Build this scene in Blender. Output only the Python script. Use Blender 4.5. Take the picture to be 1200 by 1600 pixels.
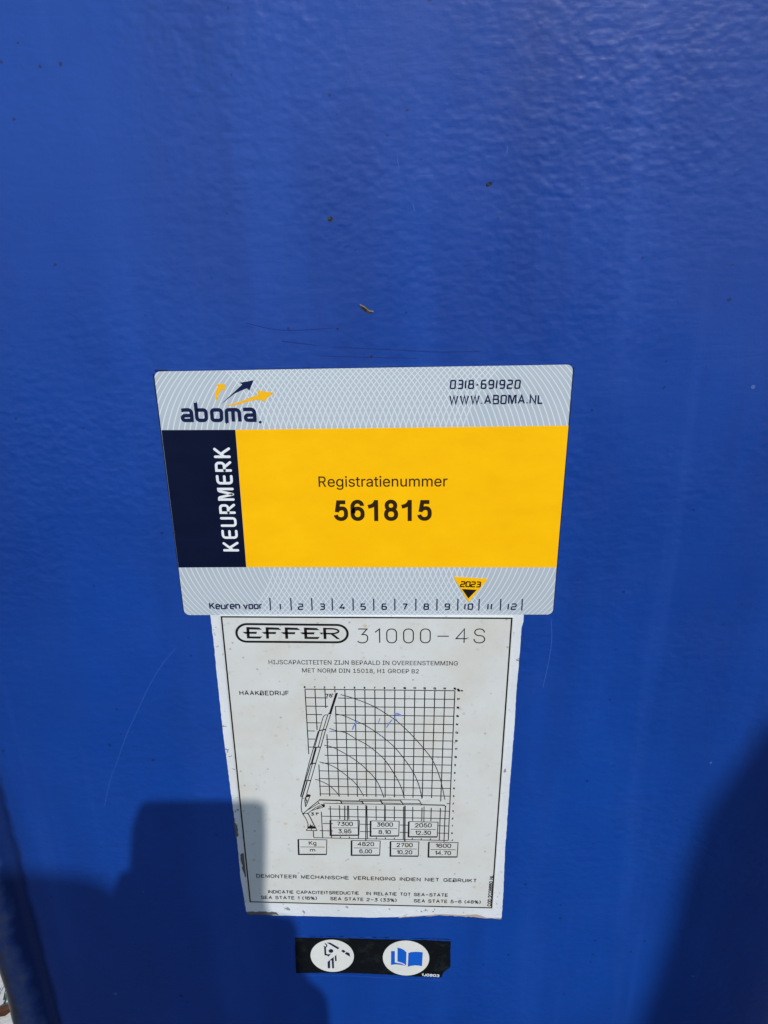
import bpy, bmesh, math, random
from mathutils import Vector, Matrix
from mathutils.geometry import tessellate_polygon

S = bpy.context.scene
for o in list(bpy.data.objects):
    bpy.data.objects.remove(o)
COL = S.collection
MM = 0.001
Z0 = 1.25                       # height of the top edge of the inspection sticker above the ground

# ------------------------------------------------------------------ camera
YAW, PITCH, ROLL = 0.0275, -0.3686, 0.0158
CX, CY, CZ, FPX = 14.3302, -260.7425, 45.4365, 1135.4615
RM = (Matrix.Rotation(YAW, 3, 'Z') @ Matrix.Rotation(PITCH, 3, 'X') @ Matrix.Rotation(ROLL, 3, 'Y'))
CAM = Vector((CX * MM, CY * MM, Z0 + CZ * MM))
cd = bpy.data.cameras.new('camera')
cam = bpy.data.objects.new('camera', cd)
COL.objects.link(cam)
cd.sensor_fit = 'VERTICAL'
cd.sensor_height = 32.0
cd.lens = 32.0 * FPX / 1600.0
cd.clip_start = 0.01
cd.clip_end = 200.0
cam.matrix_world = Matrix.Translation(CAM) @ (RM @ Matrix.Rotation(math.pi / 2, 3, 'X')).to_4x4()
S.camera = cam

# ------------------------------------------------------------------ light
SUN_L = Vector((0.264, -0.709, 0.655)).normalized()        # towards the sun
W = bpy.data.worlds.new('World')
S.world = W
W.use_nodes = True
wn = W.node_tree.nodes
sky = wn.new('ShaderNodeTexSky')
sky.sky_type = 'NISHITA'
sky.sun_disc = False
sky.sun_elevation = math.asin(SUN_L.z)
sky.sun_rotation = math.atan2(SUN_L.x, SUN_L.y)
sky.dust_density = 0.25
W.node_tree.links.new(sky.outputs['Color'], wn['Background'].inputs['Color'])
wn['Background'].inputs['Strength'].default_value = 0.13
sd = bpy.data.lights.new('sun', 'SUN')
sd.energy = 3.3
sd.angle = math.radians(0.53)
sd.color = (1.0, 0.965, 0.91)
sun = bpy.data.objects.new('sun', sd)
COL.objects.link(sun)
sun.location = (2, -5, 6)
sun.rotation_euler = SUN_L.to_track_quat('Z', 'Y').to_euler()
S.view_settings.view_transform = 'Standard'
S.view_settings.look = 'None'
S.view_settings.exposure = 0.0
S.view_settings.gamma = 1.0

# ------------------------------------------------------------------ helpers
def at(u, v):
    """point of the painted steel face (x, z in mm from the sticker's top centre) that a photo position measures"""
    d = RM @ Vector(((u - 600) / FPX, 1.0, -(v - 800) / FPX))
    t = -CY / d.y
    return (CX + t * d.x, CZ + t * d.z)

def zm(x0, y0, k):
    return lambda x, y: at(x0 + x * k, y0 + y * k)

def pts(f, *xy):
    return [f(*p) for p in xy]

rng = random.Random(7)

def thing(name, label, cat, loc=(0, 0, 0), group=None):
    o = bpy.data.objects.new(name, None)
    o.empty_display_size = 0.02
    COL.objects.link(o)
    o.location = loc
    o['label'] = label
    o['category'] = cat
    if group:
        o['group'] = group
    return o

class MB:
    """collects faces in metres; panel coordinates are (x, z) in mm with a height h in mm in front of the face"""
    def __init__(self):
        self.v, self.f = [], []
        self.lift = 0.0
    def P(self, p, h):
        return (p[0] * MM, -h * MM, Z0 + p[1] * MM)
    def flat(self, poly, h):
        tri = tessellate_polygon([[Vector((p[0], p[1], 0)) for p in poly]])
        b = len(self.v)
        self.v += [self.P(p, h) for p in poly]
        for a, c, d in tri:
            n = ((poly[c][0]-poly[a][0])*(poly[d][1]-poly[a][1]) - (poly[c][1]-poly[a][1])*(poly[d][0]-poly[a][0]))
            self.f.append((b+a, b+c, b+d) if n > 0 else (b+a, b+d, b+c))
    def slab(self, poly, h0, h1):
        area = sum(poly[i][0]*poly[(i+1) % len(poly)][1] - poly[(i+1) % len(poly)][0]*poly[i][1] for i in range(len(poly)))
        if area < 0:
            poly = poly[::-1]
        self.flat(poly, h1)
        n = len(poly)
        b = len(self.v)
        self.v += [self.P(p, h1) for p in poly] + [self.P(p, h0) for p in poly]
        for i in range(n):
            j = (i + 1) % n
            self.f.append((b+i, b+n+i, b+n+j, b+j))
    def line(self, pl, w, h, closed=False, cap='butt'):
        """a ribbon of width w mm along a polyline"""
        q = [Vector(p) for p in pl]
        r = [q[0]]
        for p in q[1:]:
            if (p - r[-1]).length > 1e-5:
                r.append(p)
        q = r
        if closed and (q[0] - q[-1]).length < 1e-5:
            q.pop()
        n = len(q)
        if n < 2:
            return
        h = h + self.lift
        if w < .1: pass
        elif w < .3: w *= 1.6
        elif w < .6: w *= 1.2
        self.lift += 0.0008
        if self.lift > 0.02:
            self.lift = 0.0
        if cap == 'square' and not closed:
            d0 = (q[0] - q[1]).normalized(); d1 = (q[-1] - q[-2]).normalized()
            q[0] = q[0] + d0 * w / 2; q[-1] = q[-1] + d1 * w / 2
        L, R = [], []
        for i in range(n):
            if closed:
                a, c = q[i-1], q[(i+1) % n]
            else:
                a, c = q[max(i-1, 0)], q[min(i+1, n-1)]
            d0 = (q[i] - a); d1 = (c - q[i])
            if d0.length < 1e-9: d0 = d1
            if d1.length < 1e-9: d1 = d0
            d0.normalize(); d1.normalize()
            n0 = Vector((-d0.y, d0.x)); n1 = Vector((-d1.y, d1.x))
            m = n0 + n1
            if m.length < 1e-4:
                m = n0
            m.normalize()
            k = max(m.dot(n1), 0.42)
            off = m * (w / 2 / k)
            L.append(q[i] + off); R.append(q[i] - off)
        b = len(self.v)
        self.v += [self.P(p, h) for p in L] + [self.P(p, h) for p in R]
        for i in range(n if closed else n - 1):
            j = (i + 1) % n
            self.f.append((b+n+i, b+n+j, b+j, b+i))
        if cap == 'round' and not closed:
            for e, d in ((q[0], q[0]-q[1]), (q[-1], q[-1]-q[-2])):
                a0 = math.atan2(d.y, d.x)
                self.flat([(e.x + w/2*math.cos(a0 + t*math.pi/8 - math.pi/2), e.y + w/2*math.sin(a0 + t*math.pi/8 - math.pi/2)) for t in range(9)], h)
    def build(self, name, m, parent=None, label=None):
        me = bpy.data.meshes.new(name)
        off = parent.matrix_basis.translation if parent is not None else Vector((0, 0, 0))
        root = parent
        off = Vector((0, 0, 0))
        while root is not None:
            off = off + Vector(root.location)
            root = root.parent
        me.from_pydata([(Vector(v) - off) for v in self.v], [], self.f)
        me.materials.append(m)
        me.update()
        o = bpy.data.objects.new(name, me)
        COL.objects.link(o)
        if parent is not None:
            o.parent = parent
        if label:
            o['label'] = label
        return o

def jag(poly, step, amp, rnd):
    """breaks an outline into short ragged steps (mm)"""
    out = []
    n = len(poly)
    for i in range(n):
        a, b = Vector(poly[i]), Vector(poly[(i+1) % n])
        L = (b - a).length
        k = max(1, int(L / step))
        d = (b - a) / max(L, 1e-6)
        nn = Vector((-d.y, d.x))
        for j in range(k):
            p = a + (b - a) * (j / k)
            if j:
                p = p + nn * rnd.uniform(-amp, amp) + d * rnd.uniform(-.3, .3) * step
            out.append((p.x, p.y))
    return out

def rrect(poly, r, n=6):
    """rounds the corners of a polygon"""
    return fillet([(p[0], p[1], r) for p in poly], True, n)

def fillet(pl, closed=False, n=5):
    m = len(pl)
    out = []
    for i in range(m):
        p = pl[i]
        r = p[2] if len(p) > 2 else 0
        P = Vector(p[:2])
        if r <= 0 or (not closed and i in (0, m-1)):
            out.append((P.x, P.y)); continue
        a = Vector(pl[i-1][:2]); c = Vector(pl[(i+1) % m][:2])
        la, lc = (a-P).length, (c-P).length
        ra = min(r, la * (.5 if (closed or 0 < i-1) else 1)); rc = min(r, lc * (.5 if (closed or i+1 < m-1) else 1))
        A = P + (a-P).normalized()*ra; Cc = P + (c-P).normalized()*rc
        K = .5523
        B1 = A + (P-A)*K; B2 = Cc + (P-Cc)*K
        for t in range(n+1):
            s = t/n
            q = A*(1-s)**3 + B1*3*s*(1-s)**2 + B2*3*s*s*(1-s) + Cc*s**3
            out.append((q.x, q.y))
    return out

def spline(p, n=8):
    """smooth curve through points"""
    q = [Vector(x) for x in p]
    q = [2*q[0]-q[1]] + q + [2*q[-1]-q[-2]]
    out = []
    for i in range(1, len(q)-2):
        for t in range(n):
            s = t/n
            a, b, c, d = q[i-1], q[i], q[i+1], q[i+2]
            v = .5*((2*b) + (c-a)*s + (2*a-5*b+4*c-d)*s*s + (3*b-a-3*c+d)*s**3)
            out.append((v.x, v.y))
    out.append(tuple(q[-2]))
    return out

def ell(cx, cy, rx, ry, n=48, rot=0):
    return [(cx + rx*math.cos(2*math.pi*i/n)*math.cos(rot) - ry*math.sin(2*math.pi*i/n)*math.sin(rot),
             cy + rx*math.cos(2*math.pi*i/n)*math.sin(rot) + ry*math.sin(2*math.pi*i/n)*math.cos(rot)) for i in range(n)]

# ------------------------------------------------------------------ lettering: single stroke skeletons, cap height 1
# every glyph: (advance width, [strokes]); a stroke is a list of (x, y[, corner radius]); 'c' first = closed
def G(w, *st):
    return (w, st)
SANS = {
 'A': G(.72, [(0,0),(.36,1),(.72,0)], [(.12,.32),(.6,.32)]),
 'B': G(.64, ['c',(0,0),(0,1),(.58,1,.24),(.58,.53,.24),(0,.53)], [(.0,.53),(.64,.53,.27),(.64,0,.27),(0,0),(0,.1)]),
 'C': G(.7, [(.68,.68),(.68,1,.34),(0,1,.4),(0,0,.4),(.68,0,.34),(.68,.32)]),
 'D': G(.68, ['c',(0,0),(0,1),(.68,1,.42),(.68,0,.42)]),
 'E': G(.58, [(.58,1),(0,1),(0,0),(.6,0)], [(0,.52),(.53,.52)]),
 'F': G(.55, [(.56,1),(0,1),(0,0)], [(0,.5),(.48,.5)]),
 'G': G(.74, [(.7,.7),(.7,1,.34),(0,1,.4),(0,0,.4),(.74,0,.34),(.74,.46),(.42,.46)]),
 'H': G(.64, [(0,0),(0,1)], [(.64,0),(.64,1)], [(0,.53),(.64,.53)]),
 'I': G(.0, [(0,0),(0,1)]),
 'J': G(.42, [(.42,1),(.42,0,.22),(0,0,.22),(0,.28)]),
 'K': G(.62, [(0,0),(0,1)], [(.6,1),(0,.36)], [(.22,.58),(.63,0)]),
 'L': G(.5, [(0,1),(0,0),(.52,0)]),
 'M': G(.74, [(0,0),(0,1),(.37,.05),(.74,1),(.74,0)]),
 'N': G(.64, [(0,0),(0,1),(.64,0),(.64,1)]),
 'O': G(.76, ['c',(0,0,.42),(0,1,.42),(.76,1,.42),(.76,0,.42)]),
 'P': G(.6, [(0,0),(0,1),(.6,1,.27),(.6,.44,.27),(0,.44)]),
 'R': G(.64, [(0,0),(0,1),(.62,1,.27),(.62,.46,.27),(0,.46)], [(.32,.46),(.66,0)]),
 'S': G(.62, [(.59,.74),(.59,1,.28),(.03,1,.28),(.03,.54,.25),(.62,.5,.26),(.62,0,.28),(0,0,.28),(0,.28)]),
 'T': G(.62, [(0,1),(.62,1)], [(.31,1),(.31,0)]),
 'U': G(.64, [(0,1),(0,0,.32),(.64,0,.32),(.64,1)]),
 'V': G(.68, [(0,1),(.34,0),(.68,1)]),
 'W': G(.96, [(0,1),(.24,0),(.48,1),(.72,0),(.96,1)]),
 'Z': G(.6, [(.02,1),(.58,1),(0,0),(.61,0)]),
 '0': G(.56, ['c',(0,0,.28),(0,1,.28),(.56,1,.28),(.56,0,.28)]),
 '1': G(.26, [(.0,.76),(.26,1),(.26,0)]),
 '2': G(.57, [(.02,.7),(.02,1,.27),(.55,1,.27),(.55,.62,.2),(0,0),(.58,0)]),
 '3': G(.57, [(.02,.76),(.02,1,.26),(.54,1,.26),(.54,.54,.22),(.22,.54)], [(.25,.54),(.57,.54,.25),(.57,0,.27),(0,0,.27),(0,.26)]),
 '4': G(.62, [(.47,0),(.47,1),(0,.3),(.63,.3)]),
 '5': G(.57, [(.53,1),(.1,1),(.03,.48),(.12,.64,.12),(.57,.64,.28),(.57,0,.28),(0,0,.28),(0,.25)]),
 '6': G(.57, [(.55,.76),(.55,1,.25),(0,1,.3),(0,0,.28),(.57,0,.28),(.57,.62,.28),(0,.62,.25),(0,.32)]),
 '7': G(.56, [(0,1),(.56,1),(.2,0)]),
 '8': G(.57, ['c',(.04,.54,.22),(.04,1,.22),(.53,1,.22),(.53,.54,.22)], ['c',(0,0,.26),(0,.54,.26),(.57,.54,.26),(.57,0,.26)]),
 '9': G(.57, [(.02,.24),(.02,0,.25),(.57,0,.3),(.57,1,.28),(0,1,.28),(0,.38,.28),(.57,.38,.25),(.57,.7)]),
 '-': G(.32, [(0,.38),(.32,.38)]), '_': G(.62, [(0,.5),(.62,.5)]),
 '.': G(.04, [(0,0),(0,.12)]), ',': G(.1, [(.08,.1),(.0,-.16)]),
 '(': G(.2, [(.22,1.1),(0,.9,.5),(0,.1,.5),(.22,-.1)]), ')': G(.2, [(0,1.1),(.22,.9,.5),(.22,.1,.5),(0,-.1)]),
 '%': G(.8, ['c',(0,.55,.2),(0,1,.2),(.3,1,.2),(.3,.55,.2)], ['c',(.5,0,.2),(.5,.45,.2),(.8,.45,.2),(.8,0,.2)], [(.66,1),(.14,0)]),
 '\u00b0': G(.2, ['c',(0,.75,.12),(0,1,.12),(.2,1,.12),(.2,.75,.12)]),
 'e': G(.55, [(.02,.37),(.55,.37),(.55,.73,.3),(0,.73,.3),(0,0,.32),(.55,0,.26),(.54,.2)]),
 'g': G(.48, [(.48,.74),(.48,-.27,.25),(.02,-.27,.22),(.02,-.1)], [(.48,.52),(.48,.73,.22),(0,.73,.27),(0,.0,.27),(.48,0,.22),(.48,.2)]),
 'i': G(0, [(0,0),(0,.74)], [(0,.9),(0,1.02)]),
 's': G(.44, [(.42,.54),(.42,.73,.2),(.02,.73,.2),(.02,.39,.17),(.44,.36,.17),(.44,0,.2),(0,0,.2),(0,.2)]),
 't': G(.24, [(.1,.95),(.1,0,.14),(.26,.0)], [(0,.73),(.24,.73)]),
 'r': G(.24, [(0,0),(0,.74)], [(0,.42),(0,.74,.2),(.26,.72)]),
 'a': G(.5, [(.02,.54),(.02,.73,.2),(.45,.73,.22),(.45,.14,.1),(.51,0)], [(.45,.43),(0,.4,.17),(0,0,.2),(.45,0,.24),(.45,.24)]),
 'n': G(.45, [(0,0),(0,.74)], [(0,.42),(0,.73,.24),(.45,.73,.24),(.45,0)]),
 'u': G(.45, [(0,.74),(0,0,.24),(.45,0,.24),(.45,.3)], [(.45,0),(.45,.74)]),
 'm': G(.84, [(0,0),(0,.74)], [(0,.42),(0,.73,.22),(.42,.73,.22),(.42,0)], [(.42,.42),(.42,.73,.22),(.84,.73,.22),(.84,0)]),
}
TECH = dict(SANS)
TECH.update({
 '0': G(.6, ['c',(0,0,.16),(.06,1,.16),(.66,1,.16),(.6,0,.16)]),
 '1': G(.05, [(0,0),(.05,1)]),
 '2': G(.6, [(.03,1),(.62,1,.14),(.62,.52,.16),(.03,.45,.16),(0,0),(.62,0)]),
 '3': G(.58, [(.05,1),(.62,1,.14),(.6,.52,.04),(.12,.52)], [(.6,.52),(.6,0,.14),(0,0)]),
 '4': G(.62, [(.5,0),(.5,.5)], [(.4,1),(0,.28),(.64,.28)]),
 '5': G(.58, [(.6,1),(.04,1),(.02,.54),(.6,.54,.14),(.6,0,.14),(0,0)]),
 '6': G(.6, [(.6,1),(.04,1,.16),(0,0,.16),(.6,0,.16),(.6,.54,.16),(.02,.54)]),
 '7': G(.6, [(0,1),(.62,1,.1),(.3,.4,.1),(.25,0)]),
 '8': G(.6, ['c',(.04,.53,.12),(.05,1,.12),(.58,1,.12),(.57,.53,.12)], ['c',(0,0,.14),(0,.53,.14),(.61,.53,.14),(.61,0,.14)]),
 '9': G(.6, [(0,0),(.58,0,.16),(.62,1,.16),(.03,1,.16),(.02,.46,.16),(.6,.46)]),
 '-': G(.26, [(0,.44),(.26,.44)]),
 'B': G(.6, ['c',(0,0),(.03,1),(.58,1,.14),(.57,.53,.14),(.0,.53)], [(0,.53),(.62,.53,.14),(.62,0,.14),(0,0)]),
 'O': G(.6, ['c',(0,0,.17),(.02,1,.17),(.62,1,.17),(.6,0,.17)]),
 'E': G(.55, [(.56,1),(0,1,.22),(0,0,.22),(.56,0)], [(0,.5),(.54,.5)]),
 'U': G(.62, [(0,1),(0,0,.2),(.62,0,.2),(.62,1)]),
 'R': G(.62, [(0,0),(0,1),(.6,1,.22),(.6,.44,.22),(0,.44)], [(.26,.44),(.64,0)]),
 'M': G(.86, [(0,0),(0,1),(.16,1,.1),(.43,.0,.02),(.7,1,.1),(.86,1),(.86,0)]),
 'e': G(.5, [(0,.36),(.5,.36),(.5,.72,.15),(0,.72,.15),(0,0,.15),(.46,0)]),
 'n': G(.5, [(0,0),(0,.72),(.5,.72,.18),(.5,0)]),
 'u': G(.5, [(0,.72),(0,0,.15),(.5,0),(.5,.72)]),
 'r': G(.28, [(0,0),(0,.72,.14),(.3,.72)]),
 'v': G(.5, [(0,.72),(.25,0),(.5,.72)]),
 'o': G(.5, ['c',(0,0,.14),(0,.72,.14),(.5,.72,.14),(.5,0,.14)]),
})
CAD = dict(SANS)
CAD.update({
 'O': G(.66, ['c',(0,0,.36),(0,1,.36),(.66,1,.36),(.66,0,.36)]),
 '-': G(.66, [(0,.48),(.66,.48)]),
 '3': G(.6, [(.04,1),(.56,1),(.26,.6),(.58,.6,.22),(.58,0,.3),(0,0,.3),(0,.14)]),
 'g': G(.5, [(.5,.7),(.5,-.32,.22),(.04,-.32)], [(.5,.5),(.5,.7,.22),(0,.7,.25),(0,.0,.25),(.5,0,.22),(.5,.2)]),
})

def layout(text, font, gap, space):
    x, out = 0.0, []
    for ch in text:
        if ch == ' ':
            x += space; continue
        w, st = font[ch]
        out.append((x, st)); x += w + gap
    return out, x - gap

def write(mb, text, font, a, b, hpx, w, h, gap=.22, space=.36, cap='butt', hscale=None):
    """text from baseline point a to baseline point b (mm), capital height hpx (mm), stroke w mm, at height h mm"""
    A, B = Vector(a), Vector(b)
    gl, tot = layout(text, font, gap, space)
    d = (B - A)
    Lr = d.length
    d.normalize()
    up = Vector((-d.y, d.x))
    ih = hpx - w                     # skeleton height
    sx = (Lr - w) / max(tot, 1e-6)
    for x0, st in gl:
        for s in st:
            closed = s[0] == 'c'
            p = s[1:] if closed else s
            rs = min(sx, ih)
            q = [((x0 + c[0])*sx + w/2, c[1]*ih + w/2, (c[2]*rs if len(c) > 2 else 0)) for c in p]
            q = fillet(q, closed)
            mb.line([tuple(A + d*x + up*y) for x, y in q], w, h, closed, cap)

# plain grotesque outlines for the two printed captions: advance width, contours (x, y, ...) with the capital height 200
GROTESK = {',':(0.369,[[15,-47,27,28,54,28,33,-47]]),'0':(0.891,[[89,-3,78,-2,68,0,59,4,51,9,44,16,37,24,32,34,27,45,23,57,21,70,19,84,19,100,19,115,21,130,24,143,27,155,32,166,37,176,44,184,51,190,60,196,69,200,78,202,89,203,100,202,110,200,
119,196,127,190,134,184,141,176,146,166,151,155,155,143,157,130,159,115,159,100,159,84,157,70,155,57,151,45,146,34,141,24,135,16,127,9,119,4,110,0,100,-2],[89,19,96,20,103,22,109,25,114,29,119,34,123,41,127,48,130,57,132,66,134,76,
135,88,135,100,135,112,134,124,132,134,130,143,127,152,123,159,119,166,114,171,109,175,103,178,96,180,89,181,82,180,75,178,70,175,64,171,59,166,55,159,51,152,48,143,46,134,44,124,43,112,43,100,43,88,44,76,46,66,48,57,51,48,55,41,59,
34,64,29,70,25,75,22,82,20]]),'1':(0.891,[[30,0,30,21,154,21,154,0],[108,200,108,0,83,0,83,176,82,176,34,141,34,168,78,200]]),'2':(0.891,[[25,0,25,19,92,90,98,96,103,101,107,106,111,111,114,116,117,120,120,124,122,128,124,133,125,137,
126,141,126,146,126,151,125,156,123,160,121,165,118,168,115,171,111,174,107,177,103,178,98,180,93,180,88,181,82,180,77,179,72,178,68,176,64,173,60,170,57,167,55,163,53,158,51,153,50,148,50,142,26,142,26,151,28,159,30,167,34,174,38,
180,44,186,50,191,56,195,64,198,71,201,80,202,88,203,97,202,105,201,113,198,120,195,127,191,133,186,138,181,142,175,145,168,148,162,149,154,150,146,150,141,149,135,148,130,146,125,143,120,140,114,137,108,132,102,127,95,120,87,113,79,
105,71,60,24,60,22,153,22,153,0]]),'5':(0.891,[[87,-3,78,-2,70,-1,62,1,55,4,48,8,42,13,37,18,33,24,29,30,26,37,24,44,23,51,48,51,49,47,50,43,52,39,54,35,57,32,60,29,64,26,68,24,72,22,77,21,82,20,87,20,93,20,98,21,104,23,109,25,113,
28,117,32,121,36,123,41,126,46,128,52,129,58,129,64,129,70,127,76,126,82,123,87,120,92,117,96,113,100,108,103,103,106,98,107,92,108,86,109,81,109,76,108,71,107,66,106,61,104,57,102,53,99,50,97,26,99,38,200,144,200,144,178,59,178,53,
119,54,119,57,121,61,124,65,126,70,128,75,129,80,130,85,131,90,131,97,131,103,130,110,128,116,126,121,123,126,120,131,116,136,112,140,107,143,102,146,97,149,91,151,85,153,78,153,71,154,64,153,55,152,46,149,38,145,30,140,23,135,16,128,
11,121,6,114,2,105,-1,96,-2]]),'8':(0.891,[[89,-3,79,-2,70,-1,61,1,53,4,46,8,40,13,34,18,29,24,25,31,23,38,21,45,20,53,21,59,22,65,23,71,26,77,28,82,32,87,35,91,40,95,44,98,49,101,55,103,60,104,60,105,53,107,47,111,41,115,36,121,33,
127,30,134,28,142,28,150,28,157,30,164,32,171,36,177,40,183,45,188,51,192,57,196,64,199,72,201,80,202,89,203,98,202,106,201,113,199,120,196,127,192,133,188,138,183,142,177,146,171,148,164,150,157,150,150,150,142,148,134,145,128,141,
121,137,115,131,111,125,107,118,105,118,104,123,103,129,101,133,98,138,95,142,91,146,87,149,82,152,77,155,71,156,65,157,59,158,53,157,45,155,38,153,31,149,24,144,18,138,13,132,8,125,4,117,1,108,-1,99,-2],[89,19,95,20,101,20,107,22,
112,24,117,26,121,29,124,32,127,36,129,40,131,45,132,49,132,54,132,60,131,65,129,70,127,74,124,78,120,82,116,85,111,88,106,90,101,91,95,92,89,92,83,92,77,91,72,90,67,88,62,85,58,82,54,78,51,74,49,70,47,65,46,60,45,54,46,49,47,45,48,
40,51,36,54,32,57,29,61,26,66,24,71,22,76,20,83,20],[89,114,94,114,99,115,104,116,108,118,112,120,115,123,118,126,121,130,123,134,124,138,125,143,126,148,125,153,124,157,123,161,121,165,118,169,115,172,112,174,108,177,104,179,99,180,
94,181,89,181,84,181,79,180,74,179,70,177,66,174,62,172,59,169,57,165,55,161,53,157,53,153,52,148,53,143,53,138,55,134,57,130,59,126,62,123,66,120,70,118,74,116,79,115,84,114]]),'A':(0.943,[[6,0,79,200,109,200,182,0,155,0,113,119,104,
146,91,188,96,188,93,176,90,165,86,155,84,146,75,119,33,0],[43,56,43,78,145,78,145,56]]),'B':(0.897,[[24,0,24,200,95,200,105,200,114,198,122,196,129,193,136,189,141,185,146,179,150,174,153,168,155,161,156,154,157,147,156,141,155,135,
154,130,152,126,150,122,147,118,144,115,140,112,136,110,132,108,128,106,124,105,124,103,129,102,133,101,138,99,143,97,147,93,151,89,155,85,158,80,161,74,163,68,164,61,164,54,164,46,163,39,160,33,157,26,153,20,148,15,142,11,135,7,127,
4,118,2,108,0,97,0],[49,22,96,22,107,23,116,25,124,27,130,31,134,36,137,41,139,47,140,54,139,59,138,63,137,68,135,72,132,76,128,80,125,83,120,86,115,88,110,89,104,90,98,91,49,91],[49,112,94,112,99,112,104,113,109,115,113,116,117,119,
121,122,124,125,127,128,129,132,131,137,132,141,132,146,132,153,130,159,127,164,123,169,118,173,111,175,103,177,94,178,49,178]]),'C':(1.003,[[105,-3,93,-2,81,0,69,4,59,10,50,17,41,25,34,34,27,45,22,57,19,70,17,85,16,100,17,115,19,129,
22,143,27,155,34,165,41,175,50,183,59,190,69,196,81,200,93,202,105,203,113,202,120,202,127,200,134,198,140,196,147,193,152,189,158,185,163,181,168,176,172,170,176,164,179,158,182,152,184,144,186,137,161,137,159,142,158,147,155,151,
153,155,150,159,147,162,144,166,140,168,137,171,133,173,128,175,124,177,119,178,115,179,110,179,105,179,96,179,88,177,80,174,72,170,65,165,59,159,54,151,49,143,45,134,43,123,41,112,41,100,41,88,43,76,45,66,49,57,54,49,59,41,65,35,72,
30,80,26,88,23,96,21,105,21,110,21,115,21,119,22,124,24,128,25,133,27,137,29,140,32,144,35,147,38,150,41,153,45,155,49,158,53,159,58,161,63,186,63,184,56,182,49,179,42,176,36,172,30,168,24,163,19,158,15,153,11,147,7,140,4,134,2,127,
0,120,-2,113,-2]]),'D':(0.987,[[86,0,38,0,38,22,84,22,96,23,107,25,116,28,125,32,133,37,139,43,145,50,149,59,152,68,155,78,156,89,157,100,156,112,155,123,152,133,149,142,145,150,139,157,133,163,126,168,117,172,108,175,98,177,87,178,
37,178,37,200,89,200,103,199,116,197,128,193,139,188,148,181,157,174,164,164,170,154,175,142,179,129,181,115,181,100,181,85,179,71,175,58,170,47,164,36,157,27,148,19,138,12,127,7,114,3,101,1],[49,200,49,0,24,0,24,200]]),'E':(0.823,
[[24,0,24,200,146,200,146,178,49,178,49,112,140,112,140,90,49,90,49,22,148,22,148,0]]),'G':(1.023,[[106,-3,93,-2,81,0,69,4,59,10,49,17,41,25,33,35,27,45,22,57,19,71,17,85,16,100,17,115,19,129,22,143,27,155,33,165,41,175,49,183,59,190,
69,196,80,200,92,202,104,203,112,202,119,202,127,200,134,198,141,195,147,192,153,189,159,184,164,180,168,175,173,169,177,164,180,158,183,151,185,144,186,137,160,137,159,142,157,146,155,151,152,155,150,158,147,162,143,165,140,168,136,
170,132,173,128,175,124,176,119,178,115,178,110,179,104,179,96,179,87,177,79,174,72,170,65,165,59,159,54,151,49,143,45,134,43,123,41,112,41,100,41,88,43,76,45,66,49,57,54,49,59,41,65,35,72,30,80,26,88,23,97,21,106,21,114,21,122,23,
129,25,136,28,142,32,147,37,152,42,156,48,159,55,161,63,163,71,163,80,171,78,111,78,111,101,188,101,188,79,187,67,185,56,182,45,177,36,171,27,165,19,157,13,148,7,138,3,128,0,117,-2]]),'H':(1.016,[[24,0,24,200,49,200,49,114,154,114,
154,200,180,200,180,0,154,0,154,91,49,91,49,0]]),'I':(0.591,[[12,0,12,22,46,22,46,178,12,178,12,200,106,200,106,178,72,178,72,22,106,22,106,0]]),'J':(0.779,[[73,-3,60,-2,49,1,39,6,30,13,22,21,17,32,14,44,13,57,13,68,38,68,38,57,39,
49,41,41,44,35,48,29,53,25,59,22,65,20,73,20,80,20,87,22,92,25,97,29,102,35,104,41,106,49,107,57,107,200,132,200,132,57,131,44,128,32,123,21,116,13,107,6,97,1,85,-2]]),'L':(0.772,[[24,0,24,200,49,200,49,22,142,22,142,0]]),'M':(1.235,
[[24,0,24,200,60,200,109,74,113,62,118,48,122,33,126,19,121,19,125,32,130,48,134,62,139,74,187,200,223,200,223,0,198,0,198,114,198,129,199,145,199,162,199,180,202,180,196,161,189,143,184,127,179,114,134,0,112,0,67,114,63,126,57,142,
51,160,44,180,47,180,47,164,48,146,48,129,48,114,48,0]]),'N':(1.029,[[24,0,24,200,54,200,135,72,143,59,152,42,163,22,159,21,158,43,157,62,157,77,157,200,182,200,182,0,152,0,79,114,70,130,58,150,42,178,47,178,48,151,49,129,49,114,49,
0]]),'O':(1.048,[[105,-3,92,-2,81,0,70,4,59,10,50,17,41,25,34,34,27,45,22,57,19,70,17,85,16,100,17,115,19,129,22,143,27,155,34,165,41,175,50,183,59,190,70,196,81,200,92,202,105,203,117,202,129,200,140,196,151,190,160,183,169,175,176,
165,182,155,187,143,191,129,193,115,194,100,193,85,191,70,187,57,182,45,176,34,169,25,160,17,151,10,140,4,129,0,117,-2],[105,21,114,21,122,23,130,26,137,30,144,35,150,41,156,48,161,57,164,66,167,76,169,88,169,100,169,112,167,124,164,
134,161,143,156,152,150,159,144,165,137,170,130,174,122,177,114,179,105,179,96,179,88,177,80,174,72,170,66,165,59,159,54,152,49,143,46,134,43,124,41,112,41,100,41,88,43,76,46,66,49,57,54,48,59,41,66,35,72,30,80,26,88,23,96,21]]),'P':(0.874,
[[24,0,24,200,92,200,104,199,114,198,123,195,131,192,138,187,144,182,149,176,153,169,156,162,159,154,160,145,161,137,160,128,159,120,156,112,153,104,149,98,144,91,138,86,131,81,123,78,114,75,104,74,92,73,43,73,43,95,91,95,99,96,106,
97,112,98,117,101,121,104,125,107,128,111,131,115,133,120,134,125,135,131,135,137,135,142,134,148,133,153,131,158,128,162,125,166,121,170,117,172,111,175,105,176,99,177,91,178,49,178,49,0]]),'R':(0.883,[[24,0,24,200,93,200,104,200,
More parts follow.
